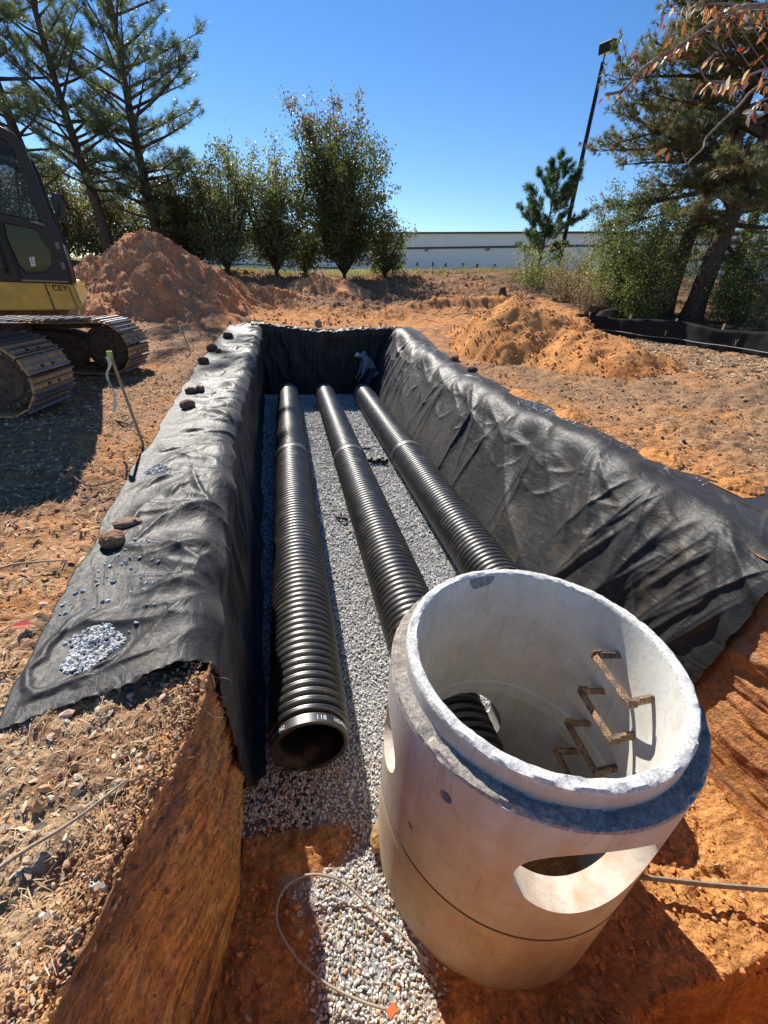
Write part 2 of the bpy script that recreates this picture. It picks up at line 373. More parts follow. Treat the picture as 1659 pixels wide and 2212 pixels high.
def under_liner(x, y):   # 1 where a fabric lies on the ground
    xo = np.interp(y, [1.2, 1.31, 1.8, 2.5, 3.1, 4.3, 5.1, 6.4, 8.8, 11.7, 14], [-1.18, -1.17, -1.28, -1.29, -1.37, -1.46, -1.48, -1.57, -1.68, -1.68, -1.55])
    yn = np.interp(x, [-1.17, -.73, -.46], [1.31, 1.5, 1.53])
    a = sstep(xo-.02, xo+.10, x)*(x < 0)*sstep(yn-.02, yn+.10, y)
    xr = np.interp(y, [1.7, 2.86, 3.06, 3.5, 4.25, 5.5, 6.5, 9.6, 13.2, 15], [5, 4.55, 4.25, 4.0, 4.05, 4.08, 4.03, 4.0, 4.1, 4.0])
    b = (1-sstep(xr-.12, xr+.02, x))*(x > 2.5)*sstep(1.7, 1.95, y)
    return np.clip(a+b, 0, 1)*(y < 14.6)

def build_ground():
    # column parameters
    def seg(a, b, n, p=1.0, flip=False):
        t = np.linspace(0, 1, n, endpoint=False); t = 1-(1-t)**p if flip else t**p; return a+(b-a)*t
    gl = np.concatenate([-250*np.linspace(1, .04, 26)**2.2-6, seg(-6, -1.6, 75), seg(-1.6, 0, 130)])      # relative to lip: <0 (metres)
    wl = (np.arange(170)+.5)/170
    fl = np.linspace(0, 1, 170)
    gr = np.concatenate([seg(0, 1.6, 60), seg(1.6, 9, 150), 9+250*np.linspace(.0, 1, 30)**2.2+.05])
    yy = np.concatenate([-60*np.linspace(1, 0, 8, endpoint=False)**2-3, np.linspace(-3, .08, 10, endpoint=False), np.linspace(.08, 2.2, 190, endpoint=False),
                         np.linspace(2.2, 5, 110, endpoint=False), np.linspace(5, YE, 150)])
    rows_t = [(y, 0.0) for y in yy]+[(YE+.06*t, t) for t in np.linspace(0, 1, 26)[1:]]
    yf = np.concatenate([np.linspace(YE+.1, 36, 240), 36+380*np.linspace(0, 1, 40)[1:]**1.8])
    rows_t += [(y, 1.0) for y in yf]
    Y = np.array([r[0] for r in rows_t]); T = np.array([r[1] for r in rows_t])[:, None]
    lL, bL, lR, bR = [f(Y)[:, None] for f in (lipL, botL, lipR, botR)]
    n = len(Y)
    X = np.hstack([lL+gl[None], lL+(bL-lL)*wl[None], bL+(bR-bL)*fl[None], bR+(lR-bR)*wl[None], lR+gr[None]])
    Yg = np.repeat(Y[:, None], X.shape[1], 1)
    ng, nw, nf = len(gl), len(wl), len(fl)
    G = gbase(X, Yg); Fz = floorz(X, Yg)
    sec = G.copy(); fr = np.zeros_like(G)
    fr[:, ng:ng+nw] = wl; fr[:, ng+nw:ng+nw+nf] = 1; fr[:, ng+nw+nf:ng+2*nw+nf] = 1-wl
    sec = G*(1-fr)+Fz*fr
    Z = sec*(1-T)+G*T
    wall = np.zeros_like(G); wall[:, ng:ng+nw] = 1; wall[:, ng+nw+nf:ng+2*nw+nf] = 1
    wall = wall*(1-T)
    wall = np.maximum(wall, (T > 0)*(T < 1)*(fr > 0))
    nearb = (fr == 1)*(T == 0)*(Yg < .5)*(Z > -1.55)*(Z < -.05); wall = np.maximum(wall, nearb*1.0)
    nearb2 = (fr == 1)*(T == 0)*(Yg < .5)*(X > 1.7)*(Z < -1.75); wall = np.maximum(wall, nearb2*1.0)
    # displacement
    ul = under_liner(X, Yg)
    onfloor = (fr == 1)*(1-T)*(1-wall); onground = (1-wall)*(1-onfloor)
    dist = np.hypot(X, Yg)
    fade = 1/(1+dist*.02)
    d = (.030*fbm(X*2.1, Yg*2.1, 2, 4)+.030*fbm(X*8, Yg*8, 3, 4)+.012*fbm(X*30, Yg*30, 1, 3))*onground
    d += onground*sstep(14.5, 20, Yg)*(.20*fbm(X*.9, Yg*.9, 9, 5)+.20*np.abs(fbm(X*2.6, Yg*2.6, 5, 5)))*(1-sstep(33, 40, Yg))
    right = sstep(4.2, 5, X); d += onground*right*.045*fbm(X*3.3, Yg*3.3, 6, 5)*(Yg < 16)
    d = d*(1-ul*.92)-ul*.05
    # crumbly lip of the near cut
    lipd = np.clip(1-np.abs(X-lL)/.28, 0, 1)*(Yg < 1.7)*(Yg > -1)*onground
    d += lipd*(.07*fbm(X*6, Yg*6, 7, 5)-.05*lipd)
    # ledge of turned earth
    ledge = np.exp(-((Yg-(18.3+.35*np.sin(X*1.3)+.8*pn(X*.5, 2)))/.5)**2)*sstep(3.2, 4.5, X)*(1-sstep(8, 10, X)); d += onground*ledge*.35
    gmk = gravel_mask(X, Yg)
    d += onfloor*((1-gmk)*(.035*fbm(X*5, Yg*5, 5, 5)+.03*np.abs(fbm(X*14, Yg*14, 3, 4)))+.01*fbm(X*3, Yg*3, 1, 3))
    # soft blob of clay on the gravel
    d += onfloor*.045*np.exp(-(((X+.12)/.26)**2+((Yg-1.38)/.13)**2))
    # little bank against the right wall
    d += onfloor*(Yg < 1.7)*.10*np.exp(-((X-bR+.14)/.10)**2)*(X > 2.2)
    Z = Z+d
    # walls: horizontal push with tooth marks
    wx = np.zeros_like(G)
    sq = Z+.42*Yg+.12*(Yg-1)**2*(Yg < 2.2)
    grooves = (.022*ridge(sq*4.5, Yg*.5, 1.3, 3)+.014*ridge(sq*14, Yg*.9, 3.3, 3)+.014*fbm(sq*30, Yg*7, 4, 4)+.035*fbm(Yg*2.5, Z*2.5, 5, 5)+.05*np.abs(fbm(Yg*9, Z*9, 2, 4))*sstep(-.5, -.1, Z)+.03*np.maximum(0, fbm(Yg*4, Z*4, 12.2, 4)-.1))*np.where(Yg > 2.0, .4, 1)
    wx[:, ng:ng+nw] = (-(grooves[:, ng:ng+nw]-.045)*np.sin(pi*np.clip(wl, .04, .96))[None]**.5-.03*sstep(.0, .12, wl)[None]+.02-.07*sstep(1.7, 2.2, Yg)[:, ng:ng+nw])
    gR = .05*fbm(Yg*1.2, Z*2.2, 8, 4)+.020*ridge(Yg*.6+Z*.6, Z*3.5, 2.3, 2)+.010*fbm(Yg*4, Z*16, 3, 3)
    k0 = ng+nw+nf
    wx[:, k0:k0+nw] = (lambda m_, g_: m_*(.10+.15*g_)+(1-m_)*(g_-.05)*np.sin(pi*wl)[None]**.4)(sstep(1.6, 2.0, Yg[:, k0:k0+nw]), gR[:, k0:k0+nw])
    X2 = X+wx*(1-T)*((Yg > -.8) | (X < 0))
    Y2 = Yg.copy()
    fw = (T > 0)*(T < 1)*(fr > 0); Y2 = Y2+fw*.03*fbm(X*3, Z*3, 2, 3)
    nb = nearb*1.0; Y2 = Y2+nb*.05*fbm(X*4, Z*4, 3, 4)
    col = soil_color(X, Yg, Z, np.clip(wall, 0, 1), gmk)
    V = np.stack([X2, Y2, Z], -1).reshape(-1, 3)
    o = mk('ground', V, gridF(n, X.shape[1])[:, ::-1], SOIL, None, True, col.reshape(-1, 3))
    o.data.materials.append(CUTSOIL); mi = np.zeros((n-1, X.shape[1]-1), np.int32); mi[:, ng-1:ng+nw] = (Y[:-1, None] < 2.4)*1
    o.data.polygons.foreach_set('material_index', mi.ravel())
    tag(o, kind='structure'); return o
build_ground()

def gz(x, y): return gbase(np.asarray(x, float), np.asarray(y, float))

# ------------------------------------------------------------------ dirt mounds
def mound(name, segs, slope, bbox, step, colf, amp, seed, label):
    x = np.arange(bbox[0], bbox[1], step); y = np.arange(bbox[2], bbox[3], step); X, Y = np.meshgrid(x, y, indexing='ij')
    wx = X+.35*fbm(X*.7, Y*.7, seed, 3); wy = Y+.35*fbm(X*.7, Y*.7, seed+3, 3)
    H = np.full(X.shape, -9.)
    for (ax, ay, az, bx, by, bz) in segs:
        dx, dy = bx-ax, by-ay; t = np.clip(((wx-ax)*dx+(wy-ay)*dy)/(dx*dx+dy*dy), 0, 1)
        d = np.hypot(wx-ax-t*dx, wy-ay-t*dy); h = az+(bz-az)*t-slope*(np.sqrt(d*d+.12)-.35)
        H = smax(H, h, .12)
    g = gbase(X, Y)
    ero = ridge(X*1.1+Y*.3, Y*.5, seed, 3)
    H = H+amp*(.10*fbm(X*1.7, Y*1.7, seed, 5)+.07*(ero-1)+.05*np.abs(fbm(X*6, Y*6, seed, 4)))
    if bbox[0] == 2.9: H = H-1.2*np.maximum(0, 4.9-X-.2*fbm(X, Y, 2, 3))**1.2
    Z = g+(H-g)*1.0
    keep = (H-g) > -.35
    col = colf(X, Y, Z, fbm(X*1.3, Y*1.3, seed, 5), fbm(X*5, Y*5, seed, 4))
    idx = gridF(*X.shape); kf = keep.ravel()[idx].all(1); F = idx[kf][:, ::-1]
    used, inv = np.unique(F, return_inverse=True); F = inv.reshape(F.shape)
    V = np.stack([X, Y, Z], -1).reshape(-1, 3)[used]
    o = mk(name, V, F, SOIL, None, True, np.clip(col.reshape(-1, 3)[used], .01, .9))
    tag(o, label, 'dirt mound')
    return X, Y, Z, keep
def col_left(X, Y, Z, n1, n2):
    c = L3(np.broadcast_to(C_RED*np.array([1.7, 1.75, 1.75]), X.shape+(3,)), C_BROWN*1.35, sstep(-.1, .5, n1)); c = L3(c, C_ORANGE, sstep(.1, .6, n2)*.45); c = L3(c, C_STRAW*.7, sstep(.0, .5, -n1+.5*n2)*.3); return c
def col_right(X, Y, Z, n1, n2):
    c = L3(np.broadcast_to(C_ORANGE*np.array([1.12, 1.16, 1.18]), X.shape+(3,)), C_ORANGE*np.array([.85, .75, .7]), sstep(0, .5, n1)); c = L3(c, C_BROWN, sstep(.35, .75, n2)*.5); return c
mL = mound('dirt_mound', [(-4.1, 17.4, 2.72, -4.25, 17.9, 2.75), (-4.2, 17.6, 2.62, -5.7, 17.2, 1.95), (-5.7, 17.2, 1.95, -7.4, 17.0, 1.0), (-4.1, 17.6, 2.6, -1.4, 20.2, 1.35), (-1.4, 20.2, 1.35, .8, 21.6, 1.05), (-4.6, 15.9, 1.25, -3.2, 16.2, 1.2)],
      .78, (-10.5, 2.2, 12.8, 24), .055, col_left, 1.15, 3.0, 'tall reddish brown heap of excavated dirt behind the excavator tracks')
mR = mound('dirt_mound', [(5.9, 11.0, 1.42, 6.7, 9.6, 1.05), (6.7, 9.6, 1.05, 7.0, 7.9, .72), (5.9, 11.0, 1.38, 5.9, 12.7, .85)],
      .62, (2.9, 10, 5, 15.2), .045, col_right, .9, 11.0, 'bright orange heap of loose clay beside the right liner')
mC = mound('dirt_mound', [(2.0, 25.6, 2.05, 3.2, 24.3, 1.7)], .62, (-1.5, 6.5, 21, 29), .08, col_left, 1.0, 21.0, 'low dark brown spoil heap in the middle in front of the trees')
mC = mound('dirt_mound', [(-2.6, 14.95, .62, -2.0, 15.1, .6)], .55, (-4, -.9, 13.9, 16.3), .05, col_left, .6, 31.0, 'small lump of red clay between the ribboned stakes')

# ------------------------------------------------------------------ stones (one mesh of many)
_ico = None
def ico():
    global _ico
    if _ico is None:
        p = (1+5**.5)/2
        V = np.array([(-1,p,0),(1,p,0),(-1,-p,0),(1,-p,0),(0,-1,p),(0,1,p),(0,-1,-p),(0,1,-p),(p,0,-1),(p,0,1),(-p,0,-1),(-p,0,1)], float); V /= np.linalg.norm(V[0])
        F = np.array([(0,11,5),(0,5,1),(0,1,7),(0,7,10),(0,10,11),(1,5,9),(5,11,4),(11,10,2),(10,7,6),(7,1,8),(3,9,4),(3,4,2),(3,2,6),(3,6,8),(3,8,9),(4,9,5),(2,4,11),(6,2,10),(8,6,7),(9,8,1)])
        _ico = (V, F)
    return _ico
def rotm(r, n):
    q = r.normal(size=(n, 4)); q /= np.linalg.norm(q, axis=1)[:, None]; w, x, y, z = q.T
    return np.stack([1-2*(y*y+z*z), 2*(x*y-z*w), 2*(x*z+y*w), 2*(x*y+z*w), 1-2*(x*x+z*z), 2*(y*z-x*w), 2*(x*z-y*w), 2*(y*z+x*w), 1-2*(x*x+y*y)], -1).reshape(n, 3, 3)
def stones(P, size, r, asp=(1, .75, .55), jag=.28):
    V0, F0 = ico(); n = len(P)
    V = V0[None]*(1+jag*r.uniform(-1, 1, (n, 12, 1)))
    V = V*np.array(asp)*(1+.25*r.uniform(-1, 1, (n, 1, 3)))*np.asarray(size).reshape(-1, 1, 1)
    V = np.einsum('nij,nkj->nki', rotm(r, n), V)+np.asarray(P)[:, None]
    F = F0[None]+12*np.arange(n)[:, None, None]
    return V.reshape(-1, 3), F.reshape(-1, 3)
def stone_cols(r, n, pal, w, var=.18):
    c = np.array(pal)[r.choice(len(pal), n, p=np.array(w)/sum(w))]*(1+var*r.uniform(-1, 1, (n, 1)))*(1+.04*r.uniform(-1, 1, (n, 3)))
    return np.repeat(np.clip(c, .01, .95), 12, 0)
PAL_G = [(.50, .495, .475), (.58, .57, .545), (.44, .435, .425), (.62, .60, .56), (.50, .40, .28), (.45, .30, .18)]
def build_gravel():
    r = np.random.RandomState(3)
    Ps = []; Ss = []
    def zone(y0, y1, sp, size, lay=1.25):
        A = (y1-y0)*4.2; n = int(A/(sp*sp)*lay)
        x = r.uniform(-.95, 3.2, n); y = r.uniform(y0, y1, n)
        k = (x > botL(y)-.02) & (x < botR(y)+.02) & (r.uniform(0, 1, n) < gravel_mask(x, y)**.6)
        x, y = x[k], y[k]
        z = floorz(x, y)+.01*fbm(x*3, y*3, 1, 3)+r.uniform(-.006, .012, len(x))+size*.2
        Ps.append(np.stack([x, y, z], -1)); Ss.append(size*r.uniform(.55, 1.35, len(x)))
    zone(.4, 1.25, .018, .0125, 1.6); zone(1.25, 2.6, .0185, .012, 1.6); zone(2.6, 5, .025, .0155, 1.4); zone(5, 8.5, .036, .023, 1.3); zone(8.5, 14, .05, .031, 1.25)
    P = np.vstack(Ps); s = np.concatenate(Ss)
    V, F = stones(P, s, r)
    near = P[:, 1] < 1.9
    c = stone_cols(r, len(P), PAL_G, [4, 3, 3, 2, .15, .1]); c2 = stone_cols(r, len(P), PAL_G, [3, 3, 2, 4, 2.2, 1.8]); m = np.repeat(near, 12); c[m] = c2[m]
    o = mk('gravel', V, F, GRAV, None, False, c); tag(o, 'grey crushed stone bed spread over the trench floor under the pipes', 'gravel', kind='stuff')
build_gravel()

def build_ground_litter():
    r = np.random.RandomState(5)
    # loose clods and pebbles on the surface
    Ps = []; Ss = []; Cs = []
    def zone(n, x0, x1, y0, y1, s0, s1, pal, w, cond=None, sink=.25):
        x = r.uniform(x0, x1, n); y = r.uniform(y0, y1, n); u = under_liner(x, y) < .05
        intr = (x > lipL(y)-.01) & (x < lipR(y)+.02) & (y < YE+.7); k = u & ~intr
        if cond is not None: k &= cond(x, y)
        x, y = x[k], y[k]; s = s0+(s1-s0)*r.uniform(0, 1, len(x))**4
        z = gz(x, y)+.030*fbm(x*2.1, y*2.1, 2, 4)+.030*fbm(x*8, y*8, 3, 4)+s*sink
        Ps.append(np.stack([x, y, z], -1)); Ss.append(s); Cs.append(stone_cols(r, len(x), pal, w))
    palN = [(.52, .41, .27), (.60, .51, .38), (.42, .24, .13), (.38, .28, .18), (.52, .30, .15), (.62, .58, .50), (.50, .34, .25)]
    zone(8000, -1.6, -.45, .35, 1.7, .0015, .008, palN, [3, 2, 4, 3, 3, .7, .5])
    zone(170, -1.5, -.5, .35, 1.7, .010, .032, palN, [4, 3, 2, 3, 2, .8, .6])
    # crumbs along the lip
    n = 1100; y = r.uniform(.35, 1.55, n); x = lipL(y)-np.abs(r.normal(0, .06, n)); z = .02*fbm(x*8, y*8, 3, 3)+r.uniform(-.02, .02, n)
    Ps.append(np.stack([x, y, z], -1)); Ss.append(r.uniform(.003, .010, n)); Cs.append(stone_cols(r, n, palN[2:5], [3, 1, 2]))
    zone(5000, -5, -1.2, 1.5, 8, .004, .022, palN, [3, 2, 5, 3, 4, .7, .3])
    zone(3500, -6, 3.5, 14.3, 22, .01, .07, [C_RED, C_ORANGE, C_BROWN], [2, 2, 1])
    zone(6000, 3.6, 11, 2, 12, .005, .035, [C_BROWN, C_ORANGE, C_DARK, C_STRAW], [3, 2, 2, 1])
    zone(3500, -4, 12, 20, 31, .02, .09, [C_RED, C_BROWN, C_DARK*1.3, C_STRAW], [3, 3, 1, 1])
    # clods and pebbles stuck in the near cut face
    n = 1500; y = r.uniform(.3, 1.48, n); u = r.uniform(0, 1, n)**3.5; z = -.01-1.5*u; x = lipL(y)+(botL(y)-lipL(y))*u+.012+.02*r.uniform(-1, 1, n)
    Ps.append(np.stack([x, y, z], -1)); Ss.append(.002+.011*r.uniform(0, 1, n)**4); Cs.append(stone_cols(r, n, [(.40, .20, .10), (.58, .32, .13), (.50, .36, .22)], [3, 3, .5]))
    # clods over the mounds
    for (X, Y, Z, keep), n, s0, s1, pal in ((mL, 6500, .015, .075, [C_RED*1.5, C_BROWN*1.3, C_ORANGE]), (mR, 5000, .010, .05, [C_ORANGE*1.1, C_ORANGE*.85, C_BROWN])):
        ii = np.flatnonzero(keep.ravel()); ii = ii[r.randint(0, len(ii), n)]
        P = np.stack([X, Y, Z], -1).reshape(-1, 3)[ii]+np.c_[r.uniform(-.03, .03, (n, 2)), np.zeros(n)]
        k = P[:, 2] > gz(P[:, 0], P[:, 1])-.02; P = P[k]
        Ps.append(P); Ss.append(s0+(s1-s0)*r.uniform(0, 1, len(P))**4); Cs.append(stone_cols(r, len(P), pal, [2, 1, 1]))
    # trench clay lumps, right and bottom
    n = 6500; x = r.uniform(-.5, 3.2, n); y = r.uniform(.35, 2.0, n); k = (r.uniform(0, 1, n) > gravel_mask(x, y)*1.2) & (np.hypot(x-1.15, y-1.29) > .75); x, y = x[k], y[k]
    s = .003+.024*r.uniform(0, 1, len(x))**5
    Ps.append(np.stack([x, y, floorz(x, y)+.035*fbm(x*5, y*5, 5, 5)+.03*np.abs(fbm(x*14, y*14, 3, 4))+s*.3], -1)); Ss.append(s); Cs.append(stone_cols(r, len(x), [C_ORANGE, C_RED, C_TAN], [3, 2, .6]))
    V, F = stones(np.vstack(Ps), np.concatenate(Ss), r, (1, .8, .6), .3)
    o = mk('clods', V, F, GRAV, None, False, np.vstack(Cs)); tag(o, 'loose clods and pebbles scattered over the bare dirt', 'clods', kind='stuff')
    # straw, chips and twigs
    B = []; C = []
    def chips(n, x0, x1, y0, y1, l0, l1, w, pal, cond=None, lift=.01, zf=None):
        x = r.uniform(x0, x1, n); y = r.uniform(y0, y1, n); intr = (x > lipL(y)-.01) & (x < lipR(y)+.02) & (y < YE+.3)
        k = (under_liner(x, y) < .05) & ~intr
        if cond is not None: k &= cond(x, y)
        x, y = x[k], y[k]; n = len(x)
        z = gz(x, y)+.030*fbm(x*2.1, y*2.1, 2, 4)+.030*fbm(x*8, y*8, 3, 4)+lift*r.uniform(.2, 1.3, n)
        a = r.uniform(0, 2*pi, n); L = (l0+(l1-l0)*r.uniform(0, 1, n)**2)/2; tl = r.normal(0, .18, n)
        d = np.stack([np.cos(a)*L, np.sin(a)*L, tl*L], -1); p = np.stack([-np.sin(a), np.cos(a), r.normal(0, .5, n)], -1)*(w*r.uniform(.5, 1.4, n))[:, None]/2
        c = np.stack([x, y, z], -1); mid = c+np.c_[np.zeros((n, 2)), L*.15]
        V = np.stack([c-d-p*.4, c-d+p*.4, mid+p, mid-p, c+d+p*.3, c+d-p*.3], 1); B.append(V)
        cc = np.array(pal)[r.randint(0, len(pal), n)]*r.uniform(.7, 1.3, (n, 1)); C.append(np.repeat(cc, 6, 0))
    ps = [(.55, .38, .20), (.44, .27, .14), (.34, .18, .09), (.60, .47, .30)]
    chips(7000, -1.9, -.45, .3, 1.7, .008, .06, .0026, ps)
    chips(500, -1.9, -.45, .3, 1.7, .02, .045, .014, [(.50, .40, .27), (.40, .28, .18), (.45, .35, .25)])
    chips(13000, -5.5, -1.2, 1.5, 8, .02, .12, .006, ps)
    chips(2500, -5.5, -1.2, 1.5, 8, .03, .07, .02, ps+[(.30, .14, .10)])
    chips(9000, -7, -1, 8, 15, .04, .16, .012, ps)
    pr_ = [(.40, .30, .19), (.30, .21, .13), (.20, .14, .09), (.50, .40, .27)]
    chips(15000, 4, 13, 2, 10, .03, .14, .009, pr_)
    chips(6000, 7.5, 9.9, 6, 12, .04, .10, .022, [(.55, .42, .27), (.45, .32, .2)])
    chips(9000, -2, 14, 18, 31, .08, .35, .025, pr_+[(.14, .09, .06)])
    chips(3000, 10, 22, 9, 26, .08, .35, .03, [(.14, .09, .06), (.24, .16, .1)])
    V = np.vstack(B); n = len(V); q = np.array([[0, 1, 2, 3], [3, 2, 4, 5]]); F = (q[None]+6*np.arange(n)[:, None, None]).reshape(-1, 4)
    o = mk('straw_litter', V.reshape(-1, 3), F, LITTER, None, False, np.clip(np.vstack(C), .01, .9)); tag(o, 'dry straw and wood chips strewn over the ground', 'straw', kind='stuff')
build_ground_litter()

# ------------------------------------------------------------------ fabric liners
def fillet(t, R):
    """path parameter t (<0 on the ground, >0 down the wall) -> (along, down, nx, nz)"""
    ph = np.clip((t+R)/(2*R), 0, 1)*pi/2
    ax = np.where(t < -R, t, np.where(t > R, 0, -R+R*np.sin(ph))); dz = np.where(t < -R, 0, np.where(t > R, -t, -R+R*np.cos(ph)))
    return ax, dz, np.sin(ph), np.cos(ph)
def sheet(name, P, N, disp, label, mat=FABRIC):
    V = P+N*disp[..., None]
    o = mk(name, V.reshape(-1, 3), gridF(*V.shape[:2]), mat, None, True)
    m = o.modifiers.new('thick', 'SOLIDIFY'); m.thickness = .003; m.offset = -1
    tag(o, label, 'fabric liner'); return o
def crease(x, y, z, o=3):
    w = .35*fbm(x*.6, y*.6, z+7, 2)
    return ridge(x+w, y+w, z, o)
def folds(y, t, specs):
    H = np.zeros(np.broadcast(y, t).shape)
    for (y0, t0, A, Ln, amp, w, cv) in specs:
        ca, sa = cos(A), sin(A); u = (y-y0)*ca+(t-t0)*sa; n = -(y-y0)*sa+(t-t0)*ca-cv*u*u
        q = u/Ln; win = np.clip(q/.28+.12, 0, 1)*np.clip((1-q)/.75, 0, 1); win = win*win*(3-2*win); ww = w*(.55+.9*np.clip(q, 0, 1)); e = ww*.32
        n2 = np.where(n > 0, n*1.5, n*.8)
        H = np.maximum(H, 0)+amp*win*np.exp(-(np.sqrt(n2*n2+e*e)-e)/ww)
    return H/(1+np.maximum(H, 0)/.22)
def liner_left():
    ns, nv = 300, 820
    s = np.linspace(0, 1, ns)[None]; v = np.linspace(0, 1, nv)[:, None]
    xo_y = np.array([1.31, 1.48, 1.81, 2.09, 2.53, 3.09, 4.29, 5.1, 6.36, 8.8, 11.7, 14.3]); xo_x = np.array([-1.17, -1.20, -1.25, -1.28, -1.27, -1.35, -1.45, -1.46, -1.55, -1.68, -1.66, -1.55])
    # near edge: y as function of s
    yn = np.interp(s[0], [0, .10, .20, .30, .335, .45, .70, .90, 1.0], [1.29, 1.36, 1.41, 1.50, 1.53, 1.60, 1.68, 1.80, 1.92])[None]
    yn = yn+.012*fbm(s*30, 1.5, 2, 3)
    y = yn+(14.15-yn)*(v**1.55)
    La = .33
    xl = lipL(y); xo = np.interp(y, xo_y, xo_x)+.05*fbm(y*1.2, 3, 3, 4)
    w = np.clip(s/La, 0, 1); t = np.where(s < La, (xo-xl)*(1-w), (s-La)/(1-La)*1.78)
    R = .13
    ax, dz, nx, nz = fillet(t, R)
    g = gbase(xl, y)
    lean = np.clip(-dz/1.66, 0, 1)
    x = xl+ax+(botL(y)-lipL(y)+.03)*lean**1.2*(t > 0)
    z = g+dz
    # toe spreads on the stones
    toe = sstep(.93, 1.0, s); x = x+toe*.10; z = np.maximum(z, -1.63+.02*toe)
    yy = y
    gnd = (t < .05)*1.0; cov = sstep(0, .10, s)
    r = np.random.RandomState(21); sp = []; yp = 1.75
    while yp < 14:
        step = .42+.05*yp; yp += step*r.uniform(.7, 1.3)
        for q in range(5): sp.append((yp+r.normal(0, .05), -.02+r.uniform(-.05, .06), radians(r.uniform(205, 335)), r.uniform(.35, .95)*(1+.03*yp), r.uniform(.022, .062), r.uniform(.02, .055)*(1+.05*yp), r.uniform(-.35, .35)))
        for q in range(4): sp.append((yp+r.uniform(-.5, .5), r.uniform(-1.0, -.4), radians(r.choice([r.uniform(35, 145), r.uniform(-25, 25)])), r.uniform(.4, 1.2), r.uniform(.016, .042), r.uniform(.02, .05), r.uniform(-.5, .5)))
    for q in range(16): sp.append((r.uniform(1.6, 3.6), r.uniform(-.15, -.02), radians(r.uniform(205, 300)), r.uniform(.3, .7), r.uniform(.008, .02), r.uniform(.012, .03), r.uniform(-.5, .5)))
    top = folds(yy, t, sp)+.05*np.maximum(0, fbm(yy*.9, t*.9, 3, 2))*sstep(-.9, -.25, t)+.012*fbm(yy*3, t*3, 5, 2)
    top = top*sstep(.0, .12, s)+.008
    sp = [(r.uniform(1.6, 14.2), r.uniform(-.12, .4), radians(r.uniform(80, 100)), r.uniform(.8, 2.2), r.uniform(.02, .055), r.uniform(.03, .09), r.uniform(-.05, .05)) for q in range(75)]
    wal = folds(yy, t, sp)+.05*fbm(yy*1.2, t*.6, 3, 2)
    k = sstep(-.25, .25, t)
    D = top*(1-k)+wal*k+.012
    # swelling at the lip, hollows
    D = D+.045*np.exp(-(t/.25)**2)*(1+1.6*fbm(yy*1.3, 9.9, 1, 2))
    # pocket under the gravel pile
    D = D-.03*np.exp(-(((x+1.0)/.13)**2+((yy-1.70)/.13)**2))
    D = D+.018*np.exp(-((np.hypot((x+1.0)*1.1, (yy-1.70)*.9)+.09*fbm(x*4, yy*4, 2, 3)-.20)/.022)**2)*(t < -.1)*sstep(1.95, 1.6, yy+.8*(x+1))
    fr_ = sstep(.0, .03, v)
    P = np.stack([x, y, z], -1); N = np.stack([nx+0*y, 0*y, nz+0*y], -1)
    edge = (1-sstep(0, .02, v))*.02*fbm(s*40, 3.0, 3, 3)
    D = D+edge
    global LTOP; LTOP = (x+N[..., 0]*D, y, z+N[..., 2]*D, t)
    return sheet('fabric_liner', P, N, D, 'black geotextile sheet draped over the left trench edge weighted with rocks and stones')
liner_left()
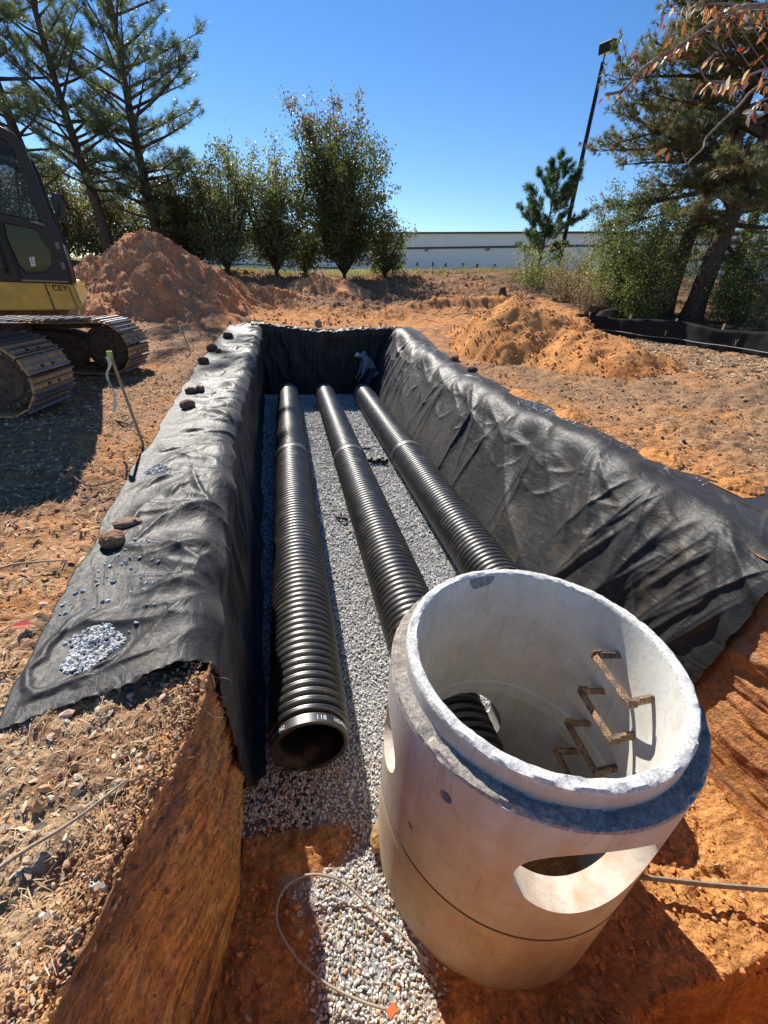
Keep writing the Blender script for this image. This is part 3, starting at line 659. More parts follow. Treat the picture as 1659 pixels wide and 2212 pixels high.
def liner_right():
    ns, nv = 340, 760
    s = np.linspace(0, 1, ns)[None]; v = np.linspace(0, 1, nv)[:, None]
    La = .30
    yn = np.interp(s[0], [0, .15, .30, .5, .75, 1.0], [2.3, 1.95, 1.74, 1.70, 1.72, 1.85])[None]+.015*fbm(s*25, 4, 2, 3)
    y = yn+(14.3-yn)*(v**1.35)
    xr = np.interp(y, [1.7, 2.3, 2.86, 3.06, 3.5, 4.25, 5.5, 6.5, 9.6, 13.2, 15], [5.2, 5.0, 4.55, 4.25, 4.0, 4.05, 4.08, 4.03, 4.0, 4.1, 3.9])+.10*fbm(y*1.1, 8, 3, 4)
    xl = lipR(y)
    w = np.clip(s/La, 0, 1); t = np.where(s < La, -(xr-xl)*(1-w), (s-La)/(1-La)*1.80)
    ax, dz, nx, nz = fillet(t, .22)
    g = gbase(xl, y)+.10*sstep(11.5, 13.5, y)
    lean = np.clip(-dz/1.66, 0, 1)
    gap = (lipR(y)-botR(y))
    x = xl-ax-(gap+.02+.18*sstep(2.0, 3.2, y))*lean**(.95-.1*sstep(2.0, 3.2, y))*(t > -.22)
    z = g+dz*(1.0)+np.where(t < -.22, gbase(xl-ax, y)-gbase(xl, y), 0)*(t < 0)
    z = np.maximum(z, -1.63)
    q = y+.75*t; q2 = y-.9*t
    k = sstep(-.35, .3, t)
    r = np.random.RandomState(5); sp = []; st = []; yp = 1.7; pk = []
    while yp < 14:
        yp += (.60+.055*yp)*r.uniform(.75, 1.3); pk.append(yp); sc = 1+.05*yp
        for q in range(7):
            A = radians(r.uniform(100, 166)) if r.uniform() < .68 else radians(r.uniform(60, 100))
            sp.append((yp+r.normal(0, .08), -.10+r.uniform(-.06, .10), A, r.uniform(.9, 3.0), r.uniform(.030, .085), r.uniform(.028, .085)*sc, r.uniform(-.02, .22)))
        for q in range(3): st.append((yp+r.uniform(-.3, .3), -.1+r.uniform(-.1, .0), radians(r.choice([r.uniform(190, 230), r.uniform(310, 350)])), r.uniform(.4, 1.2), r.uniform(.02, .045), r.uniform(.02, .05), r.uniform(-.3, .3)))
    for a, b_ in zip(pk[:-1], pk[1:]):     # swags hanging between the high points
        c_ = (a+b_)/2; hw = (b_-a)/2
        for q in range(2):
            dep = .30+.33*q+r.uniform(-.08, .1); kk = dep/(hw*hw)*.55; sp.append((c_, dep, 0.0, hw*1.25, .03, .05, -kk)); sp.append((c_, dep, pi, hw*1.25, .03, .05, kk))
    for q in range(22): sp.append((r.uniform(1.75, 3.3), r.uniform(-.1, .35), radians(r.uniform(62, 84)), r.uniform(.9, 1.9), r.uniform(.035, .075), r.uniform(.025, .05), r.uniform(-.05, .12)))
    for q in range(26): sp.append((r.uniform(11.3, 14), r.uniform(-.1, .3), radians(r.uniform(84, 98)), r.uniform(1.0, 2.2), r.uniform(.05, .11), r.uniform(.03, .07), r.uniform(-.04, .04)))
    top = folds(y, t, st)+.02*fbm(y*.9, t*1.5, 4, 2)+.008*fbm(y*4, t*4, 4, 2)
    wal = folds(y, t, sp)+.06*fbm(y*.7, t*.7, 6, 2)+.008*fbm(y*5+3*t, t*3, 4, 2)
    D = top*(1-k)+wal*k
    D = D*sstep(.0, .10, s)+.012+.08*np.exp(-((t+.05)/.20)**2)*(1+1.5*fbm(y*.9, 2.2, 3, 2))
    P = np.stack([x, y, z], -1); N = np.stack([-nx+0*y, 0*y, nz+0*y], -1)
    global RTOP; RTOP = (x+N[..., 0]*D, y+0*x, z+N[..., 2]*D, t)
    return sheet('fabric_liner', P, N, D, 'wide black geotextile sheet sagging down the sunlit right trench wall')
liner_right()
def liner_far():
    ns, nv = 220, 260
    s = np.linspace(0, 1, ns)[None]; u = np.linspace(0, 1, nv)[:, None]
    La = .25; x0 = -.95+4.75*u; x = x0+0*s
    back = .42+.22*fbm(x0*1.3, 4.4, 2, 4)
    t = np.where(s < La, -back*(1-np.clip(s/La, 0, 1)), (s-La)/(1-La)*2.05)
    ax, dz, nx, nz = fillet(t, .12)
    y = (YE-.05)-ax; g = gbase(x, 14.0)+.05-.16*np.exp(-((x-1.1)/1.2)**2); z = g+dz+np.where(t < 0, (gbase(x, y)-gbase(x, 14.0)), 0)
    z = np.maximum(z, -1.63)
    wal = .07*crease(x*1.6, t*.4, 2, 2)+.03*crease(x*4.5, t*.6, 3, 2)
    top = .04*crease(x*2.4, t*2, 5, 2)
    D = np.where(t < 0, top, wal)*sstep(0, .1, s)+.02+.05*np.exp(-(t/.2)**2)
    P = np.stack([x, y, z], -1); N = np.stack([0*x, -nx+0*x, nz+0*x], -1)
    return sheet('fabric_liner', P, N, D, 'shaded black geotextile sheet hanging on the far end wall behind the person')
liner_far()
def surf_z(S_, x, y):   # height of a liner's top near x,y
    X, Y, Z, t = S_; m = (t < .3)+0*X > 0
    d = (X-x)**2+(Y-y)**2+np.where(m, 0, 99); return float(Z.ravel()[np.argmin(d)])

# ------------------------------------------------------------------ pipes
PR = .300
def pipe_run(xc, y0, yj, y1, label, writing=False):
    zc = -1.66+PR+.005
    t = empty('drain_pipe', (xc, y0, zc)); tag(t, label, 'pipe', 'corrugated drain pipes on the gravel')
    def section(a, b, collar):
        prof = []; pitch = .0742; y = a
        if collar: prof += [(a+.002, PR-.055), (a, PR-.046), (a, PR-.024), (a+.003, PR-.020), (a+.072, PR-.020)]; y = a+.076
        n = int((b-y)/pitch)
        for i in range(n):
            c = y+i*pitch
            for dy, rr in ((0, -.038), (.010, -.037), (.016, -.012), (.019, -.003), (.024, 0), (.034, 0), (.0365, -.0035), (.0405, -.0035), (.043, 0), (.053, -.001), (.058, -.010), (.064, -.037)):
                prof.append((c+dy, PR+rr))
        e = y+n*pitch; prof += [(e, PR-.038), (e, PR-.055), ((a+e)/2, PR-.057)]
        P = np.array(prof); k = 72; th = np.arange(k)*2*pi/k
        V = np.stack([P[:, 1:2]*np.cos(th), np.repeat(P[:, 0:1], k, 1)-y0, P[:, 1:2]*np.sin(th)], -1).reshape(-1, 3)
        m = len(P); i, j = np.meshgrid(np.arange(m), np.arange(k), indexing='ij')
        F = np.stack([i*k+j, ((i+1) % m)*k+j, ((i+1) % m)*k+(j+1) % k, i*k+(j+1) % k], -1).reshape(-1, 4)
        o = mk('pipe_section', V, F, HDPE, t, True)
        try:
            o.data.set_sharp_from_angle(angle=radians(38))
        except Exception: pass
        return o
    o = section(y0, yj, True); section(yj+.02, y1, False)
    V, F = lathe([(PR+.012, 0), (PR+.014, .02), (PR+.014, .13), (PR+.006, .17), (PR-.02, .18), (PR-.02, -.01), (PR+.004, -.01)], 72)
    V = np.stack([V[:, 0], V[:, 2]+yj-y0-.06, V[:, 1]], -1); mk('coupling', V, F, HDPE, t, True)
    if writing:
        white = simple('marker_paint', (.62, .60, .56), .7)
        for s_, ang, size in (('118', 72, .052), ('HDPE', 40, .044), ('PERF', 24, .044), ('e25-9042', 143, .044)):
            w = text('marking', s_, size, white, t, .0004)
            me = w.data; co = np.empty(len(me.vertices)*3, np.float32); me.vertices.foreach_get('co', co); co = co.reshape(-1, 3)
            r = PR-.0185+co[:, 2]; a = radians(ang)-co[:, 0]/(PR-.02)
            nc = np.stack([r*np.cos(a), .032+co[:, 1], r*np.sin(a)], -1); me.vertices.foreach_set('co', nc.astype(np.float32).ravel()); me.update()
            me.shade_flat() if hasattr(me, 'shade_flat') else None
    return t
pipe_run(.015, 1.90, 7.5, 12.8, 'leftmost black corrugated pipe with its open marked end in front', True)
pipe_run(1.075, 1.50, 7.35, 12.85, 'middle black corrugated pipe running into the concrete manhole')
pipe_run(2.224, 1.50, 7.5, 12.85, 'rightmost black corrugated pipe passing behind the concrete manhole beside the right liner')

# ------------------------------------------------------------------ manhole
MX, MY = 1.149, 1.286
def build_manhole():
    root = empty('manhole', (MX, MY, -1.70)); tag(root, 'tall round precast concrete manhole with an open top standing in the trench', 'manhole')
    off = 1.70
    k = 320
    def noisy(amp_rows):
        def mod(V, th):
            for i, amp in amp_rows.items():
                n = fbm(np.cos(th)*9, np.sin(th)*9, i*.7, 4)
                chip = np.maximum(0, fbm(np.cos(th)*4+3, np.sin(th)*4, i, 4)-.30)*3
                V[i, :, 2] += amp*(n-1.6*chip); V[i, :, 0] *= 1-amp*(.5*np.abs(n)+chip)*.8; V[i, :, 1] *= 1-amp*(.5*np.abs(n)+chip)*.8
            return V
        return mod
    zs = np.linspace(-.985, -.085, 8)
    rows = [(.738, z) for z in zs]+[(.738, -.060), (.734, -.047), (.722, -.041), (.690, -.040), (.672, -.040), (.6665, -.036), (.6665, 0.0), (.6665, .045), (.664, .060), (.655, .068), (.635, .070), (.619, .067), (.612, .058), (.610, .04), (.610, -.06)]
    rows += [(.610, z) for z in np.linspace(-.2, -.88, 5)]+[(.60, -.893), (.60, -.985)]
    rows = [(r, z+off) for r, z in rows]
    V, F = lathe(rows, k, noisy({8: .004, 9: .009, 10: .010, 11: .008, 12: .006, 15: .003, 16: .006, 17: .007, 18: .006, 19: .006, 20: .006, 21: .003}))
    ris = mk('riser_section', V, F[:, ::-1], None, root, True)
    for m in (CONC, RIM, CONC_IN): ris.data.materials.append(m)
    def cutter(th, z, r, ry=None, r0=.45, r1=.95):
        V, F = lathe([(1, -1), (1, 1), (.0001, 1), (.0001, -1)], 56)
        ang = radians(th); ax = Vector((cos(ang), sin(ang), 0)); up = Vector((0, 0, 1)); sd = up.cross(ax)
        ry = ry or r; L = (r1-r0)/2; c = ax*((r0+r1)/2)
        P = V[:, 0:1]*r*np.array(sd)+V[:, 1:2]*ry*np.array(up)+V[:, 2:3]*L*np.array(ax)+np.array(c)+np.array([0, 0, z+off])
        o = mk('cut', P, [F], None, root); return o
    cuts = [cutter(-95, -.445, .315, .265), cutter(172, -.52, .20), cutter(-145.8, -.235, .030, .034), cutter(-158, -.72, .02)]
    booled(ris, cuts)
    me = ris.data; me.materials.clear()
    for m in (CONC, RIM, CONC_IN, CUT, SHOULDER_SHADE): me.materials.append(m)
    n = len(me.polygons); ce = np.empty(n*3, np.float32); me.polygons.foreach_get('center', ce); ce = ce.reshape(-1, 3); rr = np.hypot(ce[:, 0], ce[:, 1])
    mi = np.zeros(n, np.int32); mi[(rr < .6105)] = 2; z = ce[:, 2]-off
    mi[(z > .048)] = 1; mi[(rr > .668) & (z > -.056)] = 4; mi[(rr > .612) & (rr < .734) & (z < -.1)] = 3
    me.polygons.foreach_set('material_index', mi)
    me.polygons.foreach_set('use_smooth', np.ones(n, bool)); me.set_sharp_from_angle(angle=radians(35))
    # base
    rows = [(.738, z) for z in np.linspace(-2.05, -1.01, 9)]+[(.735, -.999), (.728, -.996), (.60, -.99), (.598, -1.0)]+[(.610, z) for z in np.linspace(-1.02, -1.98, 8)]
    rows = [(r, z+off) for r, z in rows]
    V, F = lathe(rows, 200); bs = mk('base_section', V, F[:, ::-1], CONC_LOW, root, True)
    booled(bs, [cutter(96, -1.36, .365)])
    me = bs.data; me.materials.clear(); me.materials.append(CONC_LOW); me.materials.append(CONC_IN)
    n = len(me.polygons); ce = np.empty(n*3, np.float32); me.polygons.foreach_get('center', ce); ce = ce.reshape(-1, 3); mi = (np.hypot(ce[:, 0], ce[:, 1]) < .725).astype(np.int32)
    me.polygons.foreach_set('material_index', mi); me.polygons.foreach_set('use_smooth', np.ones(n, bool)); me.set_sharp_from_angle(angle=radians(35))
    # base slab
    V, F = lathe([(.0001, -.05), (.60, -.05), (.60, .0), (.0001, .0)], 64); mk('base_slab', V+[0, 0, off-1.82], F, CONC_IN, root)
    # mastic in the joint
    V, F = lathe([(.739, -1.004), (.741, -.997), (.739, -.990), (.73, -.990), (.73, -1.004)], 200); mk('joint_seal', V+[0, 0, off], F, simple('joint_mastic', (.10, .085, .07), .8), root, True)
    # patch of dark mortar under the rim on the far side
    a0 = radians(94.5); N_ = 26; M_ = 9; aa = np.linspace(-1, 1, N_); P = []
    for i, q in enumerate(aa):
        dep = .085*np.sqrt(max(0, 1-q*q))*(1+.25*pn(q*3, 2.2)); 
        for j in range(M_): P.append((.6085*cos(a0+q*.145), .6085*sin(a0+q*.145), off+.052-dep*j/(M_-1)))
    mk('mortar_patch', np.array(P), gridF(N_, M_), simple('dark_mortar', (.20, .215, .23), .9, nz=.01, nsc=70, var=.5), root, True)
    for z in (-.185, -.485, -.785, -1.08):
        b = MB(); C0 = radians(-4.5)
        pts = []
        for a, r in ((8.5, .63), (8.8, .56), (11.5, .49), (9.0, .462), (-18, .462), (-20.5, .49), (-17.5, .56), (-17, .63)):
            q = radians(a+0) ; pts.append((r*cos(q), r*sin(q)))
        # straight bar between the legs
        P = [(pts[0][0], pts[0][1]), (pts[1][0], pts[1][1])]
        lx, ly = cos(C0), sin(C0); sx, sy2 = -sin(C0), cos(C0)
        half = .150
        leg = [(.625, .138), (.49, .150), (.462, .158)]
        path = [(r*lx+w*sx, r*ly+w*sy2) for r, w in leg]+[(.458*lx+.13*sx, .458*ly+.13*sy2), (.458*lx-.13*sx, .458*ly-.13*sy2)]+[(r*lx-w*sx, r*ly-w*sy2) for r, w in leg[::-1]]
        P3 = np.array([(x, y, z+off-(.004 if 2 <= i <= 5 else 0)) for i, (x, y) in enumerate(path)])
        b.tube(P3, .024, 4)
        # lugs at the corners
        for sg in (1, -1):
            c = np.array([.470*lx+sg*.163*sx, .470*ly+sg*.163*sy2, z+off]); b.box(c, (.055, .012, .055), Euler((0, 0, C0)))
        o = b.obj('rung', RUNG, root)
        m = o.modifiers.new('bev', 'BEVEL'); m.width = .004; m.segments = 2; applied(o)
    return root
build_manhole()

# ------------------------------------------------------------------ person at the far end
def skin_obj(name, pts, edges, rad, mat, parent, sub=2, root=0):
    me = bpy.data.meshes.new(name); me.from_pydata([tuple(p) for p in pts], edges, []); o = bpy.data.objects.new(name, me); COL.objects.link(o)
    o.modifiers.new('skin', 'SKIN'); 
    sv = me.skin_vertices[0].data if me.skin_vertices else None
    if sv is None:
        bpy.context.view_layer.objects.active = o
        me.skin_vertices.new() if hasattr(me.skin_vertices, 'new') else None
        sv = me.skin_vertices[0].data
    for i, r in enumerate(rad):
        sv[i].radius = (r, r) if np.isscalar(r) else r
        sv[i].use_root = (i == root)
    m = o.modifiers.new('sub', 'SUBSURF'); m.levels = sub; m.render_levels = sub
    applied(o)
    for p in o.data.polygons: p.use_smooth = True
    o.data.materials.append(mat)
    if parent: o.parent = parent
    return o
def build_person():
    root = empty('person', (2.42, 13.42, -1.64)); tag(root, 'person in a grey hooded jacket and cap bending over the far end of a pipe', 'person')
    skin = simple('skin', (.30, .17, .11), .6); jk = simple('grey_hoodie', (.18, .20, .26), .9, nz=.01, nsc=30); pt = simple('dark_trousers', (.035, .045, .08), .9)
    capm = simple('pale_cap', (.55, .52, .48), .8); bootm = simple('boot', (.06, .045, .03), .8); hair = simple('hair', (.02, .015, .012), .8)
    # joints, local; faces -X, bends forward
    J = dict(pel=(.16, 0, .86), wai=(.10, 0, 1.02), che=(-.02, 0, 1.20), nk=(-.14, 0, 1.30), hd=(-.22, -.01, 1.30), hd2=(-.29, -.01, 1.25),
             sl=(-.04, -.19, 1.22), el=(-.10, -.24, .95), wl=(-.17, -.20, .73), hl=(-.21, -.18, .66),
             sr=(-.04, .19, 1.22), er=(-.11, .24, .95), wr=(-.2, .18, .73), hr=(-.25, .16, .66),
             hpl=(.16, -.10, .82), kl=(.05, -.13, .46), al=(.14, -.14, .09), tl=(-.03, -.15, .035),
             hpr=(.16, .10, .82), kr=(.06, .13, .46), ar=(.18, .14, .09), tr=(.01, .15, .035))
    names = list(J); P = [J[n] for n in names]; ix = {n: i for i, n in enumerate(names)}
    E_ = [('pel','wai'),('wai','che'),('che','nk'),('nk','hd'),('hd','hd2'),('che','sl'),('sl','el'),('el','wl'),('wl','hl'),('che','sr'),('sr','er'),('er','wr'),('wr','hr'),
          ('pel','hpl'),('hpl','kl'),('kl','al'),('al','tl'),('pel','hpr'),('hpr','kr'),('kr','ar'),('ar','tr')]
    R_ = dict(pel=.13, wai=.125, che=.135, nk=.055, hd=.085, hd2=.08, sl=.065, el=.045, wl=.03, hl=.03, sr=.065, er=.045, wr=.03, hr=.03, hpl=.085, kl=.06, al=.045, tl=.04, hpr=.085, kr=.06, ar=.045, tr=.04)
    skin_obj('body', P, [(ix[a], ix[b]) for a, b in E_], [R_[n] for n in names], skin, root)
    for side, (h, w) in (('l', ('hl', 'wl')), ('r', ('hr', 'wr'))):
        hp = np.array(J[h])
        for i, dy in enumerate((-.03, -.01, .01, .03)):
            L = (.055, .07, .074, .062)[i]
            pts = [hp+[0, dy, 0], hp+[-.03, dy*1.2, -.03], hp+[-.03-L*.4, dy*1.3, -.03-L*.6], hp+[-.035-L*.3, dy*1.3, -.04-L]]
            skin_obj('finger', pts, [(0, 1), (1, 2), (2, 3)], [.011, .010, .009, .008], skin, root, 1)
        sg = 1 if side == 'l' else -1
        skin_obj('thumb', [hp, hp+[-.01, .035*sg, -.02], hp+[-.03, .05*sg, -.05]], [(0, 1), (1, 2)], [.013, .011, .009], skin, root, 1)
    jn = ['pel','wai','che','sl','el','wl','sr','er','wr']; jx = {n: i for i, n in enumerate(jn)}
    P = [J[n] for n in jn]+[(.20, 0, .80), (-.12, 0, 1.29)]; R = [.165, .165, .175, .095, .072, .052, .095, .072, .052, .155, .085]
    skin_obj('hooded_jacket', P, [(jx['pel'],jx['wai']),(jx['wai'],jx['che']),(2,3),(3,4),(4,5),(2,6),(6,7),(7,8),(0,9),(2,10)], R, jk, root)
    skin_obj('hood', [(-.02, 0, 1.33), (-.10, 0, 1.37), (-.16, 0, 1.36)], [(0, 1), (1, 2)], [.075, .085, .07], jk, root)
    tn = ['pel','hpl','kl','al','hpr','kr','ar']; P = [J[n] for n in tn]; skin_obj('trousers', P, [(0,1),(1,2),(2,3),(0,4),(4,5),(5,6)], [.155, .105, .08, .065, .105, .08, .065], pt, root)
    for a, t in (('al', 'tl'), ('ar', 'tr')): skin_obj('boot', [np.array(J[a])+[.03, 0, -.03], np.array(J[t])+[-.03, 0, .005]], [(0, 1)], [.06, .05], bootm, root, 1)
    skin_obj('cap', [(-.23, -.01, 1.35), (-.30, -.01, 1.31), (-.385, -.01, 1.27)], [(0, 1), (1, 2)], [.085, .07, (.06, .02)], capm, root)
    skin_obj('beard', [(-.31, -.01, 1.21), (-.35, -.01, 1.17)], [(0, 1)], [.05, .03], hair, root, 1)
build_person()

# ------------------------------------------------------------------ excavator
YEL = simple('yellow_paint', (.50, .31, .045), .5, nz=.002, nsc=9, var=.18)
BLK = simple('dark_cab_paint', (.012, .012, .013), .45, spec=.35, nz=.001, nsc=14, var=.3)
STEEL = simple('scraped_steel', (.16, .165, .19), .45, .6, nz=.004, nsc=30, var=.4)
DIRTY = simple('muddy_steel', (.10, .065, .042), .85, nz=.01, nsc=16, var=.55)
SHOE = simple('clay_caked_plate', (.50, .28, .13), .75, nz=.006, nsc=18, var=.45)
def mat_glass(nm, al):
    t = NT(nm); t.set((.006, .012, .010), .05, spec=.3); t.p.inputs['Alpha'].default_value = al; return t.m
GLASS = mat_glass('tinted_glass', .82); GLASS2 = mat_glass('clear_tinted_glass', .38)
def place(o, Mx): o.data.transform(Mx); o.data.update(); return o
def joinmb(name, L):
    V = []; F = []; mi = []; n = 0
    for i, (b, m) in enumerate(L):
        v = np.vstack(b.V); V.append(v)
        for f in b.F.values(): q = np.vstack(f)+n; F.append(q); mi.append(np.full(len(q), i))
        n += len(v)
    o = mk(name, np.vstack(V), F, None)
    for _, m in L: o.data.materials.append(m)
    o.data.polygons.foreach_set('material_index', np.concatenate(mi).astype(np.int32)); return o
def build_excavator():
    root = empty('excavator', (-4.8, 7.42, 0)); tag(root, 'yellow tracked excavator with a black cab parked on the left', 'excavator')
    inv = Matrix.Translation((4.8, -7.42, 0))
    RT = Matrix.Rotation(radians(-6), 4, 'Z')
    for sy in (-1, 1):
        Yc = sy*1.28; w = .82; xf, xr = 1.80, -1.85; rf = .37
        # outline of the chain centre line
        pts = []
        per = []
        N = 400
        Ls = xf-xr; tot = 2*Ls+2*pi*rf; nsh = int(round(tot/.182)); 
        def at(sv):
            sv = sv % tot
            if sv < Ls: return Vector((xr+sv, 0, .44+rf)), 0.0
            sv -= Ls
            if sv < pi*rf: a = sv/rf; return Vector((xf+rf*sin(a), 0, .44+rf*cos(a))), a
            sv -= pi*rf
            if sv < Ls: return Vector((xf-sv, 0, .44-rf)), pi
            sv -= Ls; a = sv/rf; return Vector((xr-rf*sin(a), 0, .44-rf*cos(a))), pi+a
        P = MB(); G = MB(); H = MB(); K = MB()
        for i in range(nsh):
            p, a = at((i+.5)*tot/nsh)
            sag = -.07*sin(pi*np.clip((p.x-xr)/Ls, 0, 1)) if a == 0 else 0
            R = Matrix.Rotation(a, 3, 'Y'); n = Vector((sin(a), 0, cos(a))); tdir = Vector((cos(a), 0, -sin(a)))
            c = Vector((p.x, Yc, p.z+sag))
            P.box(c+n*.028, (.176, w, .020), R)
            for k_, hh in ((-.082, .036), (-.01, .026), (.066, .030)): G.box(c+n*(.038+hh/2)+tdir*k_, (.016, w-.004, hh), R)
            for yo in (-.10, .10):
                H.box(c+n*.0395+tdir*.028+Vector((0, yo, 0)), (.034, .060, .004), R)
            K.box(c+n*-.02, (.15, .05, .07), R) if False else None
            for yo in (-.13, .13): K.box(c-n*.03+Vector((0, yo, 0)), (.17, .045, .085), R)
        tr = empty('track_frame', (0, 0, 0)); tr.parent = root; bpy.data.objects.remove(tr)
        def fin(mb, nm, mt, par=root, sm=False):
            o = mb.obj(nm, mt, None, sm); place(o, RT); o.parent = par; return o
        tk = joinmb('track', [(P, SHOE), (G, STEEL), (H, BLK), (K, DIRTY)]); place(tk, RT); tk.parent = root
        # frame and wheels
        b = MB()
        pr = [(xr+.25, .30), (xf-.45, .22), (xf-.28, .36), (xf-.30, .58), (xf-.7, .66), (xr+.5, .66), (xr+.25, .55)]
        V = np.array([[x, Yc+s_*w*.34, z] for s_ in (-1, 1) for x, z in pr]); n = len(pr)
        b.add(V, [np.array([list(range(n))]), np.array([list(range(n, 2*n))[::-1]]), np.array([[i, i+n, (i+1) % n+n, (i+1) % n] for i in range(n)])])
        fr = fin(b, 'track_frame', DIRTY)
        V, F = lathe([(.0001, -.30), (.25, -.30), (.27, -.28), (.335, -.26), (.335, .26), (.27, .28), (.25, .30), (.0001, .30)], 40)
        for xx in (xf, xr):
            b = MB(); VV = np.stack([V[:, 0]+xx, V[:, 2]+Yc, V[:, 1]+.44], -1); b.add(VV, F[:, ::-1])
            fin(b, 'wheel', DIRTY)
        b = MB()
        for i in range(16):
            a = i*2*pi/16
            for ss in (-1, 1):
                c = np.array([xf+.305*cos(a), Yc+ss*.275, .44+.305*sin(a)])
                vv, ff = tube([c-[0, .02, 0], c+[0, .02, 0]], .018, 6); b.add(vv, ff)
        wb = fin(b, 'wheel_bolts', STEEL); tag(wb, kind='stuff')
        for i, xx in enumerate(np.linspace(xr+.55, xf-.62, 6)):
            b = MB(); b.tube([[xx, Yc-.16, .20], [xx, Yc+.16, .20]], .11, 14); fin(b, 'roller', DIRTY)
    b = MB(); b.box((0, 0, .62), (1.5, 2.0, .34)); b.tube([[0, 0, .75], [0, 0, 1.02]], .62, 28)
    o = b.obj('undercarriage', DIRTY); place(o, RT); o.parent = root
    # upper structure: local frame at its front near corner
    th = radians(18); T = inv@Matrix.Translation((-2.43, 6.3, 0))@Matrix.Rotation(th, 4, 'Z')
    def prism(nm, poly, y0, y1, mat, par=root):
        n = len(poly); V = np.array([[x, y, z] for y in (y0, y1) for x, z in poly])
        a = sum(poly[i][0]*poly[(i+1) % n][1]-poly[(i+1) % n][0]*poly[i][1] for i in range(n))
        q = list(range(n)); 
        F = [np.array([q if a > 0 else q[::-1]]), np.array([[i+n for i in (q[::-1] if a > 0 else q)]]), np.array([[i, i+n, (i+1) % n+n, (i+1) % n] if a > 0 else [i, (i+1) % n, (i+1) % n+n, i+n] for i in q])]
        F = [f[:, ::-1] for f in F]
        o = mk(nm, V, F, mat); place(o, T); o.parent = par; return o
    body = prism('yellow_body', [(-4.2, 1.02), (.03, 1.14), (.05, 1.17), (0.0, 1.415), (-.03, 1.42), (-4.2, 1.39)], 0, 2.6, YEL)
    m = body.modifiers.new('bev', 'BEVEL'); m.width = .02; m.segments = 2; applied(body)
    prism('panel_seam', [(-.262, 1.405), (-.248, 1.405), (-.222, 1.128), (-.236, 1.128)], -.006, .01, BLK, body)
    prism('panel_seam', [(-.042, 1.40), (-.034, 1.40), (.006, 1.155), (-.002, 1.155)], -.006, .01, BLK, body)
    prism('body_crease', [(-4.1, 1.225), (-.05, 1.262), (-.045, 1.274), (-4.1, 1.238)], -.007, .01, YEL, body)
    prism('engine_housing', [(-4.2, 1.395), (-1.75, 1.40), (-1.75, 2.05), (-4.2, 2.05)], .05, 2.55, YEL)
    prism('counterweight', [(-5.0, 1.0), (-4.2, .98), (-4.2, 2.0), (-4.9, 1.95)], .1, 2.5, YEL)
    prism('deck', [(-3.6, .98), (-.15, 1.06), (-.15, 1.13), (-3.6, 1.03)], .3, 2.4, DIRTY)
    b = MB(); b.tube([(-1.2, 1.6, 1.5), (-1.9, 1.6, 2.6), (-3.0, 1.6, 3.3), (-5.2, 1.6, 3.5)], [.20, .24, .22, .18], 4)
    # near side panel with two windows
    P2 = Matrix.Rotation(radians(90), 4, 'X')
    outer = [(-1.62, 1.425), (.005, 1.425), (.008, 1.87), (-.035, 2.06), (-.085, 2.56), (-.115, 2.69), (-.16, 2.75), (-.26, 2.79), (-1.45, 2.84), (-1.58, 2.76)]
    up = [(-1.46, 2.08), (-.47, 2.045), (-.125, 2.015), (-.115, 2.03), (-.165, 2.53), (-.18, 2.64), (-.22, 2.69), (-.28, 2.71), (-1.40, 2.76)]
    low = [(-.47, 1.985), (-.18, 1.95), (-.165, 1.89), (-.105, 1.73), (-.12, 1.61), (-.205, 1.52), (-.40, 1.49), (-.45, 1.58), (-.485, 1.84)]
    low2 = [(-1.45, 2.02), (-.60, 1.99), (-.58, 1.55), (-.64, 1.50), (-1.45, 1.49)]
    cab = flat('cab', outer, [up, low, low2], .05, BLK, None, .012); place(cab, T@Matrix.Translation((0, .025, 0))@P2); cab.parent = root
    side2 = flat('cab_far_side', outer, [up, low2], .05, BLK, None, .01); place(side2, T@Matrix.Translation((0, 1.06, 0))@P2); side2.parent = cab
    for nm, poly, yy in (('window', up, .035), ('window', low, .035), ('window', low2, .035), ('window', up, 1.06)):
        g_ = flat(nm, [(x*1.0, z) for x, z in poly], [], .006, GLASS2 if poly is up else GLASS); place(g_, T@Matrix.Translation((0, yy, 0))@P2); g_.parent = cab
    prism('roof', [(-1.5, 2.80), (-.25, 2.755), (-.15, 2.72), (-.16, 2.77), (-.27, 2.83), (-1.5, 2.88)], .02, 1.08, BLK, cab)
    b = MB()
    for y in (.06, 1.03): b.tube([(-.03, y, 1.43), (-.03, y, 1.87), (-.07, y, 2.1), (-.12, y, 2.56), (-.17, y, 2.72)], .032, 8)
    b.box((-.02, .55, 1.62), (.05, 1.0, .42)); o = b.obj('front_frame', BLK, None, True); place(o, T); o.parent = cab
    b = MB(); b.box((-.9, .55, 1.6), (.5, .5, .3)); b.box((-1.12, .55, 1.98), (.14, .5, .62)); b.box((-1.13, .55, 2.36), (.1, .26, .18)); b.tube([(-.45, .4, 1.45), (-.42, .4, 1.95)], .02, 6); b.box((-.42, .4, 1.98), (.07, .05, .1))
    o = b.obj('operator_seat', BLK, None); place(o, T); o.parent = cab
    prism('cab_back', [(-1.62, 1.43), (-1.56, 1.43), (-1.52, 2.78), (-1.58, 2.78)], .05, 1.05, BLK, cab)
    prism('sill', [(-.45, 1.425), (-.02, 1.43), (-.02, 1.447), (-.45, 1.444)], -.03, .0, simple('sill_trim', (.20, .16, .12), .6), cab)
    b = MB(); b.tube([(-.215, -.03, 2.005), (-.20, -.06, 2.002), (-.11, -.06, 1.985), (-.095, -.03, 1.983)], .012, 8); o = b.obj('door_handle', simple('handle_grey', (.14, .15, .16), .4)); place(o, T); o.parent = cab
